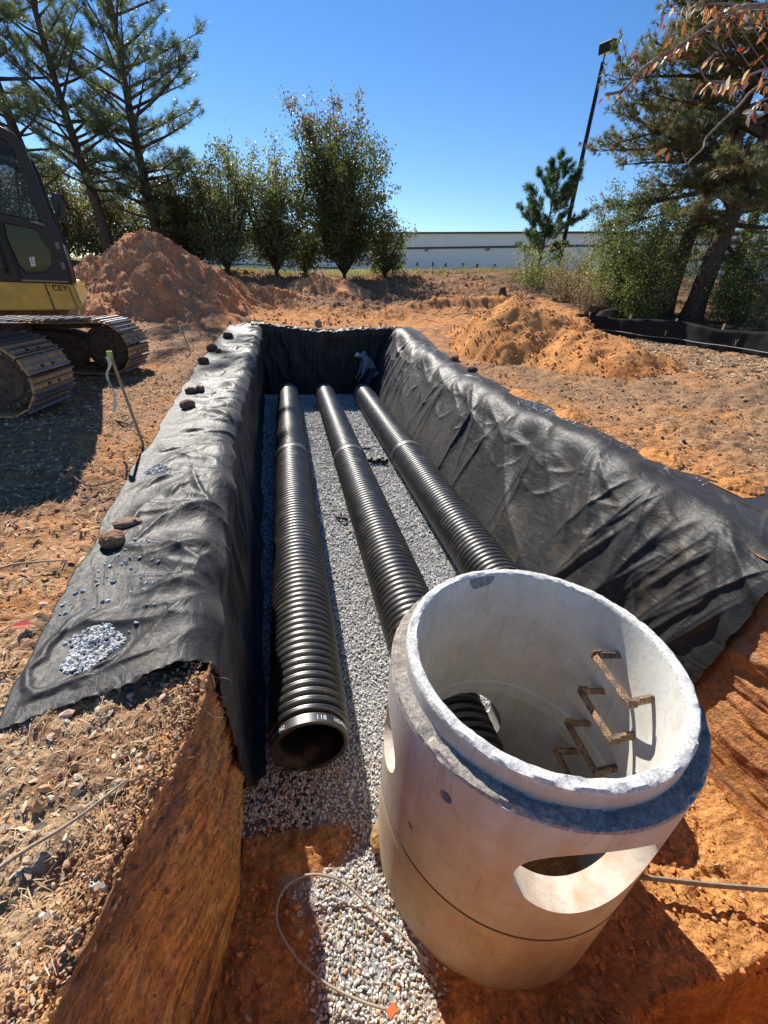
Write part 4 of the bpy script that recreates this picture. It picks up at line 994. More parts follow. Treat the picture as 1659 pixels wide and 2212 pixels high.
    b = MB(); b.tube([(-.505, -.02, 2.72), (-.50, -.02, 1.98), (-.46, -.02, 1.44)], .014, 8); o = b.obj('door_frame_bar', BLK); place(o, T); o.parent = cab
    st = flat('window_sticker', [(-.335, 1.575), (-.29, 1.585), (-.28, 1.675), (-.33, 1.665)], [], .002, simple('sticker_white', (.6, .6, .58), .6)); place(st, T@Matrix.Translation((0, .022, 0))@P2); st.parent = cab
    st = flat('sticker_mark', [(-.322, 1.645), (-.297, 1.650), (-.308, 1.668)], [], .002, simple('sticker_ink', (.12, .13, .12), .6)); place(st, T@Matrix.Translation((0, .019, 0))@P2); st.parent = cab
    for i in range(3):
        st = flat('sticker_line', [(-.325, 1.628-.014*i), (-.294, 1.633-.014*i), (-.294, 1.638-.014*i), (-.325, 1.633-.014*i)], [], .002, simple('sticker_ink', (.12, .13, .12), .6)); place(st, T@Matrix.Translation((0, .019, 0))@P2); st.parent = cab
    b = MB(); b.tube([(-.56, -.05, 1.50), (-.56, -.075, 1.56), (-.56, -.075, 2.30), (-.56, -.05, 2.36)], .014, 8); o = b.obj('grab_rail', BLK, None, True); place(o, T); o.parent = cab
    b = MB(); b.tube([(-.30, .03, 2.03), (-.24, .01, 2.35), (-.19, .01, 2.62)], .008, 5); o = b.obj('wiper', BLK); place(o, T); o.parent = cab
    hg = simple('hinge_grey', (.10, .10, .11), .4)
    for zz_ in (1.60, 1.80): b = MB(); b.box((-.03, -.006, zz_), (.035, .015, .07)); o = b.obj('hinge', hg); place(o, T); o.parent = cab
    # mirror
    b = MB(); b.tube([(-.06, 1.08, 2.15), (.02, 1.2, 2.2), (.04, 1.2, 2.3)], .012, 6); o = b.obj('mirror_arm', BLK); place(o, T); o.parent = cab
    mr = flat('mirror', [(-.06, 2.14), (.02, 2.12), (.03, 2.32), (.0, 2.40), (-.05, 2.41), (-.08, 2.30)], [], .05, simple('mirror_shell', (.03, .033, .036), .4), None, .015); place(mr, T@Matrix.Translation((.05, 1.25, 0))@P2); mr.parent = cab
    # worn company lettering
    tx = text('lettering', 'CEY', .082, BLK, None, .001, 'RIGHT', .0015); place(tx, T@Matrix.Translation((-.048, -.006, 1.366))@Matrix.Rotation(radians(1.0), 4, 'Y')@P2); tx.parent = body
    tx = text('worn_lettering', 'YAN', .082, BLK, None, .001, 'RIGHT', .001); 
    bpy_bm = __import__('bmesh').new(); bpy_bm.from_mesh(tx.data)
    __import__('bmesh').ops.bisect_plane(bpy_bm, geom=bpy_bm.verts[:]+bpy_bm.edges[:]+bpy_bm.faces[:], plane_co=(0, .006, 0), plane_no=(.12, 1, 0), clear_inner=True)
    bpy_bm.to_mesh(tx.data); bpy_bm.free(); place(tx, T@Matrix.Translation((-.155, -.006, 1.366))@P2@Matrix.Scale(.62, 4, (1, 0, 0))); tx.parent = body
build_excavator()

# ------------------------------------------------------------------ trees
def unit(v): return v/(np.linalg.norm(v, axis=-1, keepdims=True)+1e-9)
class Tree:
    def __init__(s, seed): s.r = np.random.RandomState(seed); s.W = MB(); s.P = []; s.D = []
    def limb(s, p0, d0, L, r0, r1, n=6, bend=(0, 0, 0), wob=.12, k=5):
        P = [np.array(p0, float)]; d = unit(np.array(d0, float)); st = L/n
        for i in range(n):
            d = unit(d+np.array(bend)/n+s.r.normal(0, wob, 3)/n**.5*.6); P.append(P[-1]+d*st)
        P = np.array(P); s.W.tube(P, np.linspace(r0, r1, n+1), k, caps=False); return P
    def add(s, P, D): s.P.append(P); s.D.append(D)
    def foliage(s): return np.vstack(s.P), unit(np.vstack(s.D))
def needles(P, D, r, n, L, w, spread, cols):
    N = len(P); d = unit(D[:, None]+spread*r.normal(size=(N, n, 3))); p = unit(np.cross(d, r.normal(size=(N, n, 3))))*w/2
    l = (L*r.uniform(.6, 1.1, (N, n, 1))); b = P[:, None]+.12*L*r.normal(size=(N, n, 3))
    V = np.stack([b-p, b+p, b+d*l], 2).reshape(-1, 3); F = np.arange(N*n*3).reshape(-1, 3)
    c = np.array(cols)[r.randint(0, len(cols), N)][:, None]*r.uniform(.75, 1.25, (N, n, 1)); return V, F, np.repeat(c.reshape(-1, 3), 3, 0)
def leaves(P, r, n, spread, size, cols, asp=.55, w=None, droop=0):
    N = len(P); c = P[:, None]+spread*r.normal(size=(N, n, 3))*np.array([1, 1, .9]); 
    a = unit(r.normal(size=(N, n, 3))-np.array([0, 0, droop])); b = unit(np.cross(a, r.normal(size=(N, n, 3)))); nn = np.cross(a, b)
    s = (size*r.uniform(.6, 1.2, (N, n, 1)))/2
    V = np.stack([c-a*s, c-b*s*asp+nn*s*.15, c+a*s, c+b*s*asp+nn*s*.15], 2).reshape(-1, 3); F = np.arange(N*n*4).reshape(-1, 4)
    col = np.array(cols)[r.choice(len(cols), (N, n), p=w)]*r.uniform(.7, 1.3, (N, n, 1)); return V, F, np.repeat(col.reshape(-1, 3), 4, 0)
PINE_C = [(.13, .17, .09), (.10, .14, .08), (.17, .20, .11), (.08, .115, .06)]
def pine(base, trunk, r0, t0, nb, Lf, elev, label, seed, group=None, tuft=(9, .26, .022), sec=5, cols=PINE_C, droop=-.1, bias=None, k=9, dead=0, dens=1.0, tip=.04, name='pine_tree', wob=.15):
    """trunk: list of (dx,dy,z) control points from the base"""
    T = Tree(seed); r = T.r; tp = np.array(trunk, float); zz = np.linspace(0, 1, 14); cz = np.linspace(0, 1, len(tp))
    sp = np.stack([np.interp(zz, cz, tp[:, i]) for i in range(3)], -1); sp[1:-1] = (sp[:-2]+2*sp[1:-1]+sp[2:])/4
    rad = r0*(1-zz)**.75+tip; rad[0] *= 1.3
    T.W.tube(sp, rad, k)
    for i in range(nb):
        u = t0+(1-t0)*((i+r.uniform(0, 1))/nb)**.95; p = np.array([np.interp(u, zz, sp[:, q]) for q in range(3)]); rr = np.interp(u, zz, rad)
        az = i*2.4+r.uniform(-.5, .5)
        if bias is not None and r.uniform() < bias[1]: az = bias[0]+r.normal(0, .7)
        v = (u-t0)/(1-t0); L = Lf(v)*r.uniform(.7, 1.12); e = elev(v)+r.normal(0, .12)
        d = np.array([cos(az)*cos(e), sin(az)*cos(e), sin(e)])
        B = T.limb(p, d, L, min(rr*.5, .02+.022*L), .008, 7, (0, 0, droop+.25), wob)
        if i < dead: continue
        m = max(2, int(L*sec))
        for j in range(m):
            w_ = r.uniform(.28, 1); q = np.array([np.interp(w_, np.linspace(0, 1, 8), B[:, c]) for c in range(3)]); bd = unit(B[-1]-B[0]); pr_ = unit(np.cross(bd, [0, 0, 1.])); sg = r.choice([-1, 1])
            d2 = unit(bd*.8+pr_*sg*r.uniform(.4, 1.1)+np.array([0, 0, r.uniform(-.15, .55)])); l2 = L*.34*(1.25-w_*.8)*r.uniform(.6, 1.2)
            Q = T.limb(q, d2, l2, .012, .004, 3, (0, 0, .25), .2, 4)
            nt = max(2, int(l2*5.5*dens)); ww = r.uniform(.25, 1, nt); pp = np.stack([np.interp(ww, np.linspace(0, 1, 4), Q[:, c]) for c in range(3)], -1)
            T.add(pp+r.normal(0, .05, pp.shape), np.tile(d2, (nt, 1))+r.normal(0, .35, (nt, 3))+[0, 0, .15]); T.add(Q[-1:], d2[None])
        T.add(B[-3:], np.tile(unit(B[-1]-B[-2]), (3, 1)))
    root = empty(name, base); P, D = T.foliage()
    T.W.obj('trunk', BARK, root, True)
    V, F, C = needles(P, D, r, tuft[0], tuft[1], tuft[2], .62, cols)
    mk('crown', V, F, NEEDLE, root, False, C); tag(root, label, 'pine tree', group); return root
def g1(x, y): return float(gz(x, y))
# left tall pines
G1 = 'tall pines behind the left dirt mound'
lf = lambda v: .9+3.3*np.sin(pi*min(1, (.12+v*.86)))**.8
pine((-6.9, 32, g1(-6.9, 32)-.3), [(0, 0, 0), (-.25, 0, 3.2), (-.45, 0, 6.5), (-.5, .1, 10), (-.55, .1, 20)], .27, .17, 78, lf, lambda v: .05+.75*v, 'tall pine nearest the sky gap with a full crown of long branches', 11, G1, tuft=(11, .36, .022), sec=4.2, dens=1.0)
pine((-9.5, 31, g1(-9.5, 31)-.3), [(0, 0, 0), (-.1, 0, 3), (-.5, 0, 5.5), (-.9, .1, 9), (-1.3, .1, 19)], .26, .30, 56, lambda v: .8+2.6*np.sin(pi*(.15+v*.8)), lambda v: .1+.7*v, 'tall pine with a kinked trunk in the middle of the three', 12, G1, tuft=(11, .34, .022), sec=4.6)
pine((-12.4, 32, g1(-12.4, 32)-.3), [(0, 0, 0), (-.4, 0, 4), (-.9, 0, 8), (-1.2, .1, 12), (-1.5, .1, 20)], .26, .22, 60, lambda v: .9+3.0*np.sin(pi*(.15+v*.8)), lambda v: .1+.6*v, 'tall leaning pine farthest left behind the excavator cab', 13, G1, tuft=(11, .34, .022), sec=4.6)
pine((-16.5, 33, g1(-16.5, 33)-.3), [(0, 0, 0), (-.4, 0, 5), (-.6, 0, 10), (-.9, .1, 19)], .24, .2, 50, lambda v: .9+2.8*np.sin(pi*(.15+v*.8)), lambda v: .1+.6*v, 'pine cut by the left edge of the picture', 14, G1, tuft=(12, .34, .024), sec=4)
# young pine on the right
pine((15.7, 27.7, g1(15.7, 27.7)-.1), [(0, 0, 0), (.05, 0, 2.5), (.15, 0, 6.0)], .08, .16, 34, lambda v: .3+2.0*np.sin(pi*(.18+.78*v))**1.2, lambda v: .35+.55*v, 'young green pine sapling left of the leaning light pole', 21, tuft=(22, .28, .018), sec=8, cols=[(.06, .12, .045), (.08, .14, .05), (.045, .09, .035)], dens=1.7, tip=.012)
# big double pine on the right
PC2 = [(.12, .145, .07), (.09, .12, .06), (.16, .165, .09), (.22, .18, .10)]
G2 = 'two trunks of the big pine above the silt fence'
pine((12.9, 12.6, .95), [(0, 0, 0), (.25, .2, 2.2), (.9, .5, 5), (1.3, .7, 8), (1.6, .8, 12)], .27, .26, 54, lambda v: 1.2+3.2*np.sin(pi*(.18+v*.75)), lambda v: -.05+.5*v, 'thick pine with furrowed bark, the trunk nearest the picture edge above the silt fence', 31, G2, tuft=(18, .16, .016), sec=7, cols=PC2, droop=-.35, bias=(radians(168), .5), k=12, dens=1.5, wob=.35)
pine((12.7, 13.5, .97), [(0, 0, 0), (.1, .2, 2.4), (.65, .4, 5), (1.0, .5, 8), (1.2, .6, 11)], .21, .30, 46, lambda v: 1.2+3.0*np.sin(pi*(.18+v*.75)), lambda v: -.1+.5*v, 'slimmer pine trunk leaning just left of the thick furrowed one', 32, G2, tuft=(18, .16, .016), sec=7, cols=PC2, droop=-.35, bias=(radians(185), .5), k=12, dens=1.5, wob=.35)
pine((17.5, 16.0, 1.3), [(0, 0, 0), (.1, 0, 3), (.2, .1, 7), (.3, .1, 12)], .2, .2, 44, lambda v: 1+2.6*np.sin(pi*(.18+v*.75)), lambda v: .0+.5*v, 'dark pine filling the gap behind the two large trunks', 33, None, tuft=(14, .2, .02), sec=6, cols=PC2, dens=1.5)

def leafy(base, H, spreadf, nl, label, seed, cat='tree', name='leafy_tree', group=None, cols=None, w=None, leaf=.11, dens=1.0, e0=1.15, trunk_h=.6, r0=.14, mat=LEAF, clump=.17, lpc=9, lean=(0, 0), red_top=None, shear=0, sprd=.55):
    T = Tree(seed); r = T.r
    top = T.limb((0, 0, -.2), (lean[0], lean[1], 1), trunk_h+.2, r0, r0*.8, 3, wob=.05, k=9)[-1]
    for i in range(nl):
        az = i*2.4+r.uniform(-.4, .4); f = r.uniform(.0, 1)**.7; e = e0-sprd*f*(i % 3 > 0); hh = H*(1-.45*f*f)*r.uniform(.8, 1.0) if i else H
        if i == 0: e = 1.5
        L = (hh-trunk_h)/max(.5, sin(e)+.12); st = top-[0, 0, r.uniform(0, trunk_h*.4)]
        B = T.limb(st, (cos(az)*cos(e)+lean[0], sin(az)*cos(e)+lean[1], sin(e)), L, r0*.5, .01, 10, (0, 0, .45), .18)
        m = int(L*4.2)
        for j in range(m):
            u = r.uniform(.05, 1); q = np.array([np.interp(u, np.linspace(0, 1, 11), B[:, c]) for c in range(3)]); a2 = r.uniform(0, 2*pi); e2 = r.uniform(.3, 1.2)
            v = q[2]/H; l2 = spreadf(v)*r.uniform(.35, 1.0)
            if v < .13: continue
            if v < .36: e2 = r.uniform(-.4, .7); l2 *= 1.15
            Q = T.limb(q, (cos(a2)*cos(e2), sin(a2)*cos(e2), sin(e2)), l2, .014, .004, 4, (0, 0, .25), .25, 4)
            nt = max(2, int(l2*5*dens)); ww = r.uniform(.2, 1.05, nt); T.add(np.stack([np.interp(ww, np.linspace(0, 1, 5), Q[:, c]) for c in range(3)], -1), np.ones((nt, 3)))
        T.add(B[5:], np.ones((len(B)-5, 3)))
    root = empty(name, base); P, D = T.foliage(); P[:, 0] += shear*P[:, 2]
    for v_ in T.W.V: v_[:, 0] += shear*v_[:, 2]
    T.W.obj('trunk', BARK2, root, True)
    cols = cols or [(.07, .10, .03), (.05, .08, .025), (.10, .12, .04), (.12, .10, .05)]
    V, F, C = leaves(P, r, lpc, clump, leaf, cols, w=w, droop=.3)
    if red_top is not None:
        zc = V[:, 2].reshape(-1, 4).mean(1); m = (zc > red_top*H) & (r.uniform(0, 1, len(zc)) < .55); mm = np.repeat(m, 4); C[mm] = C[mm]*.3+np.array([.17, .075, .05])
    mk('crown', V, F, mat, root, False, C); tag(root, label, cat, group); return root
GP = 'leafy trees in a row on the berm'
P1 = [(.10, .135, .045), (.08, .11, .035), (.14, .16, .06), (.16, .13, .06)]; P2_ = [(.13, .17, .07), (.10, .14, .05), (.18, .20, .10), (.22, .19, .10)]
sw = lambda R: (lambda v: R*(.25+1.15*np.sin(pi*min(1, max(0, .14+.80*v)))**1.0)*(1-.78*v))
leafy((4.1, 31.5, g1(4.1, 31.5)-.1), 10.5, sw(2.0), 26, 'tallest leafy tree in the row with reddish tips', 141, group=GP, e0=1.42, red_top=.72, leaf=.18, dens=1.35, lpc=8, shear=-.12, sprd=.52, cols=P1, clump=.22, trunk_h=.5)
leafy((-.3, 31.5, g1(-.3, 31.5)-.1), 7.6, sw(1.65), 20, 'leafy tree left of the tallest one with pale shining leaves', 42, group=GP, e0=1.3, leaf=.17, dens=1.2, lpc=8, sprd=.46, cols=P2_, clump=.22, trunk_h=.5)
leafy((-3.1, 30.2, g1(-3.1, 30.2)-.1), 7.2, sw(1.5), 18, 'multi stemmed leafy tree left in the row close to the dirt mound', 43, group=GP, e0=1.25, leaf=.16, dens=1.2, lpc=7, sprd=.42, cols=P2_, clump=.22, trunk_h=.5)
leafy((1.6, 33.0, g1(1.6, 33.0)-.1), 3.6, sw(.8), 9, 'leafy tree standing behind between the two brightest ones', 44, group=GP, e0=1.35, leaf=.20, dens=1.4, lpc=8, red_top=.8, cols=P1, clump=.22, trunk_h=.5)
leafy((6.9, 32, g1(6.9, 32)-.1), 4.4, sw(1.2), 12, 'small bent tree with hanging branches at the right end of the row', 45, group=GP, e0=1.2, leaf=.17, dens=1.5, lpc=8, lean=(-.1, 0), cols=P1, clump=.2, trunk_h=.4)
leafy((-5.4, 33.0, g1(-5.4, 33)-.1), 6.0, sw(1.9), 20, 'dark leafy tree right behind the dirt mound peak', 46, group=GP, e0=1.15, leaf=.19, dens=1.3, lpc=7, cols=[(.06, .08, .035), (.08, .09, .04), (.12, .10, .06)], clump=.24, trunk_h=.5)
GU = 'shadowy understory trees between the tall pines'
DK = [(.11, .12, .06), (.14, .13, .08), (.18, .13, .10), (.22, .23, .08)]
for i, (x, y, H) in enumerate([(-8.4, 36, 5.6), (-11.2, 35.5, 4.6), (-14.2, 37, 6.6), (-17.4, 36, 5.8), (-21, 38, 7)]):
    leafy((x, y, g1(x, y)-.1), H, sw(2.1), 14, ['dim understory tree just left of the nearest tall pine', 'low dim understory tree behind the kinked pine', 'dim understory tree behind the cab window, taller one', 'dim understory tree between the two leftmost pines', 'dim understory tree at the far left edge'][i], 50+i, group=GU, e0=1.1, leaf=.20, dens=1.0, lpc=6, cols=DK, clump=.3, trunk_h=.5)

def bush(x, y, H, R, n, label, seed, cols, leaf=.06, lpc=8, dens=1.0, name='bush', w=None, group=None, clump=.09, stem=.010):
    T = Tree(seed); r = T.r
    for i in range(n):
        az = r.uniform(0, 2*pi); rr = R*.45*r.uniform(0, 1)**.5; e = r.uniform(1.0, 1.5); L = H*r.uniform(.5, 1.05)
        B = T.limb((rr*cos(az), rr*sin(az), -.08), (cos(az)*cos(e), sin(az)*cos(e), sin(e)), L, stem, .003, 7, (0, 0, .1), .3, 4)
        for j in range(int(L*7*dens)):
            u = r.uniform(.12, 1); q = np.array([np.interp(u, np.linspace(0, 1, 8), B[:, c]) for c in range(3)]); d = unit(r.normal(size=3)+[0, 0, .5]); l2 = R*.38*r.uniform(.3, 1)
            Q = T.limb(q, d, l2, .005, .002, 2, (0, 0, 0), .2, 3); T.add(Q[1:], np.ones((2, 3))); T.add((Q[:1]+Q[1:2])/2, np.ones((1, 3)))
    root = empty(name, (x, y, g1(x, y))); P, D = T.foliage(); T.W.obj('stems', BARK2, root)
    V, F, C = leaves(P, r, lpc, clump, leaf, cols, w=w, droop=.1); mk('foliage', V, F, LEAF, root, False, C); tag(root, label, 'bush', group); return root
YG = [(.26, .30, .08), (.20, .24, .06), (.32, .33, .13), (.15, .18, .06)]
DG = [(.09, .13, .045), (.11, .15, .05), (.06, .09, .035), (.20, .23, .09)]
BR = [(.26, .17, .13), (.19, .13, .09), (.32, .24, .18), (.15, .15, .07)]
GB = 'shrubs along the silt fence and berm'
bush(12.7, 22.2, 2.2, 1.3, 30, 'thin pale green shrub under the young pine', 61, YG, .08, 5, .7, group=GB)
bush(13.6, 20.3, 2.5, 1.4, 34, 'tall sparse shrub with yellowish leaves right of the light pole foot', 62, YG+BR, .08, 5, .7, group=GB)
bush(11.9, 18.0, 1.5, 1.3, 36, 'low reddish brown bramble left of the bright green shrub', 63, BR, .06, 6, .9, group=GB)
bush(10.8, 14.6, 1.3, 1.1, 34, 'purplish brown weed clump behind the orange dirt mound', 64, BR+[(.16, .10, .10)], .05, 7, 1, group=GB)
bush(12.0, 15.2, 2.4, 1.4, 64, 'bright yellow green shrub in full sun behind the silt fence', 65, YG, .065, 7, 1, group=GB)
bush(11.7, 14.2, 4.0, 1.1, 54, 'tall dark ivy covered shrub left of the pine trunks', 66, DG, .075, 8, 1.1, group=GB)
bush(11.2, 13.0, 1.9, 1.1, 60, 'low sunlit green shrub directly behind the fence bend', 67, YG+DG, .055, 7, 1, group=GB)
bush(13.6, 11.5, 2.2, 1.1, 42, 'dark green shrub right of the thick pine trunk', 68, DG, .06, 7, .9, group=GB)
bush(14.6, 13.4, 3.2, 1.4, 40, 'large dark shrub at the right picture edge', 69, DG, .07, 7, .9, group=GB)
bush(12.6, 9.7, 1.4, .9, 30, 'small dark shrub low at the right picture edge', 70, DG+BR, .05, 7, .9, group=GB)
bush(15.5, 18.0, 2.4, 1.8, 36, 'scrubby green thicket behind the tall ivy shrub', 71, DG+YG, .08, 6, .8, group=GB)
bush(13.2, 25.2, 1.3, 1.4, 30, 'straggly bush in front of the young pine', 72, YG+BR, .07, 5, .8, group=GB)

def build_weeds():
    r = np.random.RandomState(9); n = 5200
    x = r.uniform(-3, 22, n); y = r.uniform(31.5, 35, n)-.16*np.maximum(0, x-6); k = (fbm(x*1.5, y, 2, 3) > -.1); x, y = x[k], y[k]; n = len(x)
    z = gz(x, y); H = r.uniform(.12, .60, n)*(1+.3*fbm(x*2, y, 1, 2)); a = r.uniform(0, 2*pi, n); w = .02
    p = np.stack([np.cos(a)*w, np.sin(a)*w, 0*a], -1); b = np.stack([x, y, z-.05], -1); t = b+np.stack([r.normal(0, .1, n), r.normal(0, .1, n), H], -1)
    V = np.stack([b-p, b+p, t], 1).reshape(-1, 3); c = np.array([(.22, .20, .08), (.30, .25, .12), (.13, .16, .05), (.16, .11, .07)])[r.randint(0, 4, n)]
    o = mk('weeds', V, np.arange(3*n).reshape(-1, 3), LEAF, None, False, np.repeat(c, 3, 0)); tag(o, 'tall dry weeds growing along the top of the berm', 'weeds', kind='stuff')
    # rough field behind
    n = 16000; x = r.uniform(-20, 70, n); y = r.uniform(35, 85, n); k = y < 86-.92*np.maximum(0, x-20); x, y = x[k], y[k]; n = len(x); z = gz(x, y); a = r.uniform(0, 2*pi, n); w = .05
    p = np.stack([np.cos(a)*w, np.sin(a)*w, 0*a], -1); b = np.stack([x, y, z-.05], -1); t = b+np.stack([r.normal(0, .1, n), r.normal(0, .1, n), r.uniform(.1, .35, n)], -1)
    c = np.array([(.22, .22, .08), (.28, .25, .12), (.15, .19, .06)])[r.randint(0, 3, n)]
    o = mk('grass', np.stack([b-p, b+p, t], 1).reshape(-1, 3), np.arange(3*n).reshape(-1, 3), LEAF, None, False, np.repeat(c, 3, 0)); tag(o, 'dry grass field in front of the warehouse', 'grass', kind='stuff')
build_weeds()

# ------------------------------------------------------------------ warehouse
def build_warehouse():
    A = np.array([23., 90.]); B = np.array([59., 57.]); dd = (B-A)/np.linalg.norm(B-A); ang = atan2(dd[1], dd[0])
    root = empty('warehouse', (A[0], A[1], 3.0), ang); tag(root, 'long pale grey warehouse with a dark roof edge and dock numbers beyond the field', 'warehouse')
    wm = simple('pale_wall', (.80, .76, .76), .8, nz=.003, nsc=.8, var=.05); dk = simple('dark_trim', (.05, .055, .075), .6); num = simple('number_paint', (.03, .03, .035), .7)
    b = MB(); b.box((5, 20, 3.3), (150, 40, 7.4)); b.obj('wall', wm, root)
    b = MB(); b.box((5, 20, 7.12), (150.6, 40.6, .26)); b.obj('roof_edge', dk, root)
    # slanted dark band, proud of the wall
    def band(x0, z0, x1, z1, h, mat, nm):
        V = np.array([[x, y, z+s*h/2] for x, z in ((x0, z0), (x1, z1)) for y in (-.12, -.001) for s in (-1, 1)])
        F = np.array([[0,1,3,2],[4,6,7,5],[0,4,5,1],[2,3,7,6],[0,2,6,4],[1,5,7,3]]); mk(nm, V, F, mat, root)
    band(-70, 3.20, 80, 6.45, .30, dk, 'band')
    b = MB(); b.box((5, -.04, 1.05), (150, .08, .25)); b.obj('base_trim', dk, root)
    for s, x in (('3', -.15), ('4', 2.71), ('5', 5.94), ('6', 8.52), ('7', 11.81), ('8', 14.48), ('9', 17.63)):
        o = text('dock_number', s, .95 if s != '3' else .7, num if s != '3' else simple('faded_number', (.30, .30, .32), .8), root, .02, 'CENTER', .03)
        o.data.transform(Matrix.Translation((x, -.03, 2.2))@Matrix.Rotation(radians(90), 4, 'X'))
    for x, z in ((4.45, 4.55), (15.99, 4.8)):
        b = MB(); b.box((x, -.25, z), (.55, .5, .35)); b.box((x, -.25, z-.2), (.4, .36, .06)); b.obj('wall_light', simple('lamp_housing', (.18, .17, .16), .5), root)
build_warehouse()

def build_pole():
    x, y = 18.6, 30.2; z = g1(x, y)
    top = np.array([18.67, 30.2, 13.40])
    root = empty('light_pole', (x, y, z-.1)); tag(root, 'tall black parking lot light pole with a box lamp head', 'light pole')
    m = simple('dark_bronze', (.014, .013, .012), .6, spec=.25); b = MB(); h = top[2]-z+.1
    b.tube([(0, 0, 0), (.07, 0, h)], [.17, .125], 4); b.obj('pole', m, root)
    b = MB(); b.tube([(.07, 0, h), (.08, 0, h+.35)], .04, 8); b.obj('tenon', m, root)
    b = MB(); b.box((.20, 0, h+.62), (.62, .85, .5), Euler((0, radians(-12), radians(20)))); o = b.obj('lamp_head', m, root); mm = o.modifiers.new('b', 'BEVEL'); mm.width = .05; applied(o)
    b = MB(); b.box((.15, 0, h+.355), (.48, .68, .03), Euler((0, radians(-12), radians(20)))); b.obj('lamp_lens', simple('lens', (.25, .25, .23), .2), root)
build_pole()

def build_silt_fence():
    pts = np.array([(8.2, 11.9), (8.9, 11.4), (9.2, 10.4), (9.6, 9.6), (9.66, 8.7), (9.82, 8.0), (9.82, 7.35), (10.1, 6.2), (10.4, 4.8)])
    d = np.r_[0, np.cumsum(np.hypot(*np.diff(pts, axis=0).T))]; u = np.linspace(0, d[-1], 180); X = np.interp(u, d, pts[:, 0]); Y = np.interp(u, d, pts[:, 1])
    X += .04*pn(u*1.5, 1.0); G = gz(X, Y)
    root = empty('silt_fence', (9.6, 9, float(gz(9.6, 9)))); tag(root, 'low black silt fence curving along the shrubs on the right', 'silt fence')
    rx, ry, rz_ = root.location; hh = np.linspace(0, 1, 9); top = .56-.06*np.abs(np.sin(u*1.1+.4))**3+.02*pn(u*2, 4.4)
    V = np.stack([X[:, None]+.05*pn(u*2.2, 3.0)[:, None]*hh+.02*pn(u[:, None]*4, hh*3)-rx, Y[:, None]+0*hh-ry, G[:, None]-.04+top[:, None]*hh-rz_], -1)
    fab = simple('silt_fabric', (.014, .014, .015), .9, spec=.15, nz=.003, nsc=40, var=.3); wh = simple('white_thread', (.55, .55, .52), .7)
    o = mk('fence_fabric', V.reshape(-1, 3), gridF(180, 9), fab, root, True); m = o.modifiers.new('s', 'SOLIDIFY'); m.thickness = .004
    b = MB(); b.tube(np.stack([X-.02-rx, Y-ry, G-.04+.17+.02*pn(u*1.1, 2)-rz_], -1)[::2], .004, 4); b.obj('thread_line', wh, root)
    for q in np.linspace(8, 172, 7).astype(int):
        b = MB(); b.box((X[q]+.03-rx, Y[q]-ry, G[q]+.22-rz_), (.035, .035, .72)); b.obj('post', simple('stake_wood', (.35, .26, .16), .85), root)
    for q in (60, 100, 128):
        b = MB()
        for s in (-1, 1):
            b.tube([(X[q]-.05-rx, Y[q]-ry-.03*s, G[q]+.17-rz_), (X[q]-.05-rx, Y[q]-ry+.01*s, G[q]+.24-rz_), (X[q]-.05-rx, Y[q]-ry+.035*s, G[q]+.30-rz_)], .0035, 4)
        b.obj('white_mark', wh, root)
build_silt_fence()

# ------------------------------------------------------------------ stakes
WOOD = simple('weathered_wood', (.36, .26, .15), .85, nz=.003, nsc=30, var=.25)
def stake(x, y, top, rib, label, z0=None, h=.9, w=.018, green=True, ribl=.35, flut=(.03, -.02), group='marker stakes with ribbon'):
    z = g1(x, y) if z0 is None else z0; root = empty('marker_stake', (x, y, z)); tag(root, label, 'stake', group)
    b = MB(); P = np.array([(-.2*top[0], -.2*top[1], -.2*h), (0, 0, 0), (top[0], top[1], h)]); b.tube(P, w*.75, 4); o = b.obj('post', WOOD, root)
    rm = simple('ribbon_'+('pink' if rib[0] > rib[1]*1.5 else 'pale'), rib, .45)
    tp = np.array([top[0], top[1], h])
    if green: b = MB(); b.box(tp+[0, 0, -.03], (w*2.0, w*2.0, .05)); b.obj('painted_tip', simple('tip_green', (.33, .50, .12), .6), root)
    r = np.random.RandomState(int(x*100) & 255)
    for s in (0, 1):
        n = 14; u = np.linspace(0, 1, n); c = tp+np.array([-.02, -.02, -.05])+np.stack([flut[0]*u+.015*np.sin(u*9+s*2), -.02*u+.015*np.sin(u*7+s), -ribl*(1 if s else .6)*u], -1)
        aa = .6+s+1.3*u; wd = .018; p = np.stack([np.cos(aa), np.sin(aa), 0*aa], -1)*wd
        mk('ribbon', np.stack([c-p, c+p], 1).reshape(-1, 3), gridF(n, 2), rm, root, True)
    return root
stake(-1.50, 4.60, (-.10, -.02), (.62, .68, .60), 'nearest leaning stake with green tip and long pale ribbon, left of the liner', h=.93, ribl=.52, flut=(-.04, 0), w=.019)
stake(-2.02, 10.35, (-.12, 0), (.60, .68, .58), 'pale ribboned stake beside the liner behind the nearest one', h=.55, ribl=.35)
stake(-3.28, 14.6, (0, 0), (.85, .12, .32), 'short stake with a pink ribbon left of the clay lump', h=.42, green=False, ribl=.30)
stake(-2.30, 14.9, (-.06, 0), (.62, .55, .35), 'yellowish tipped stake right of the clay lump', h=.55, ribl=.22)
stake(-1.72, 17.6, (.02, 0), (.85, .12, .32), 'farthest stake with a pink ribbon near the mound foot', h=.45, green=False, ribl=.2)
stake(-5.3, 13.9, (-.05, 0), (.66, .68, .55), 'stake with pale ribbon behind the excavator track', h=.62, ribl=.4)

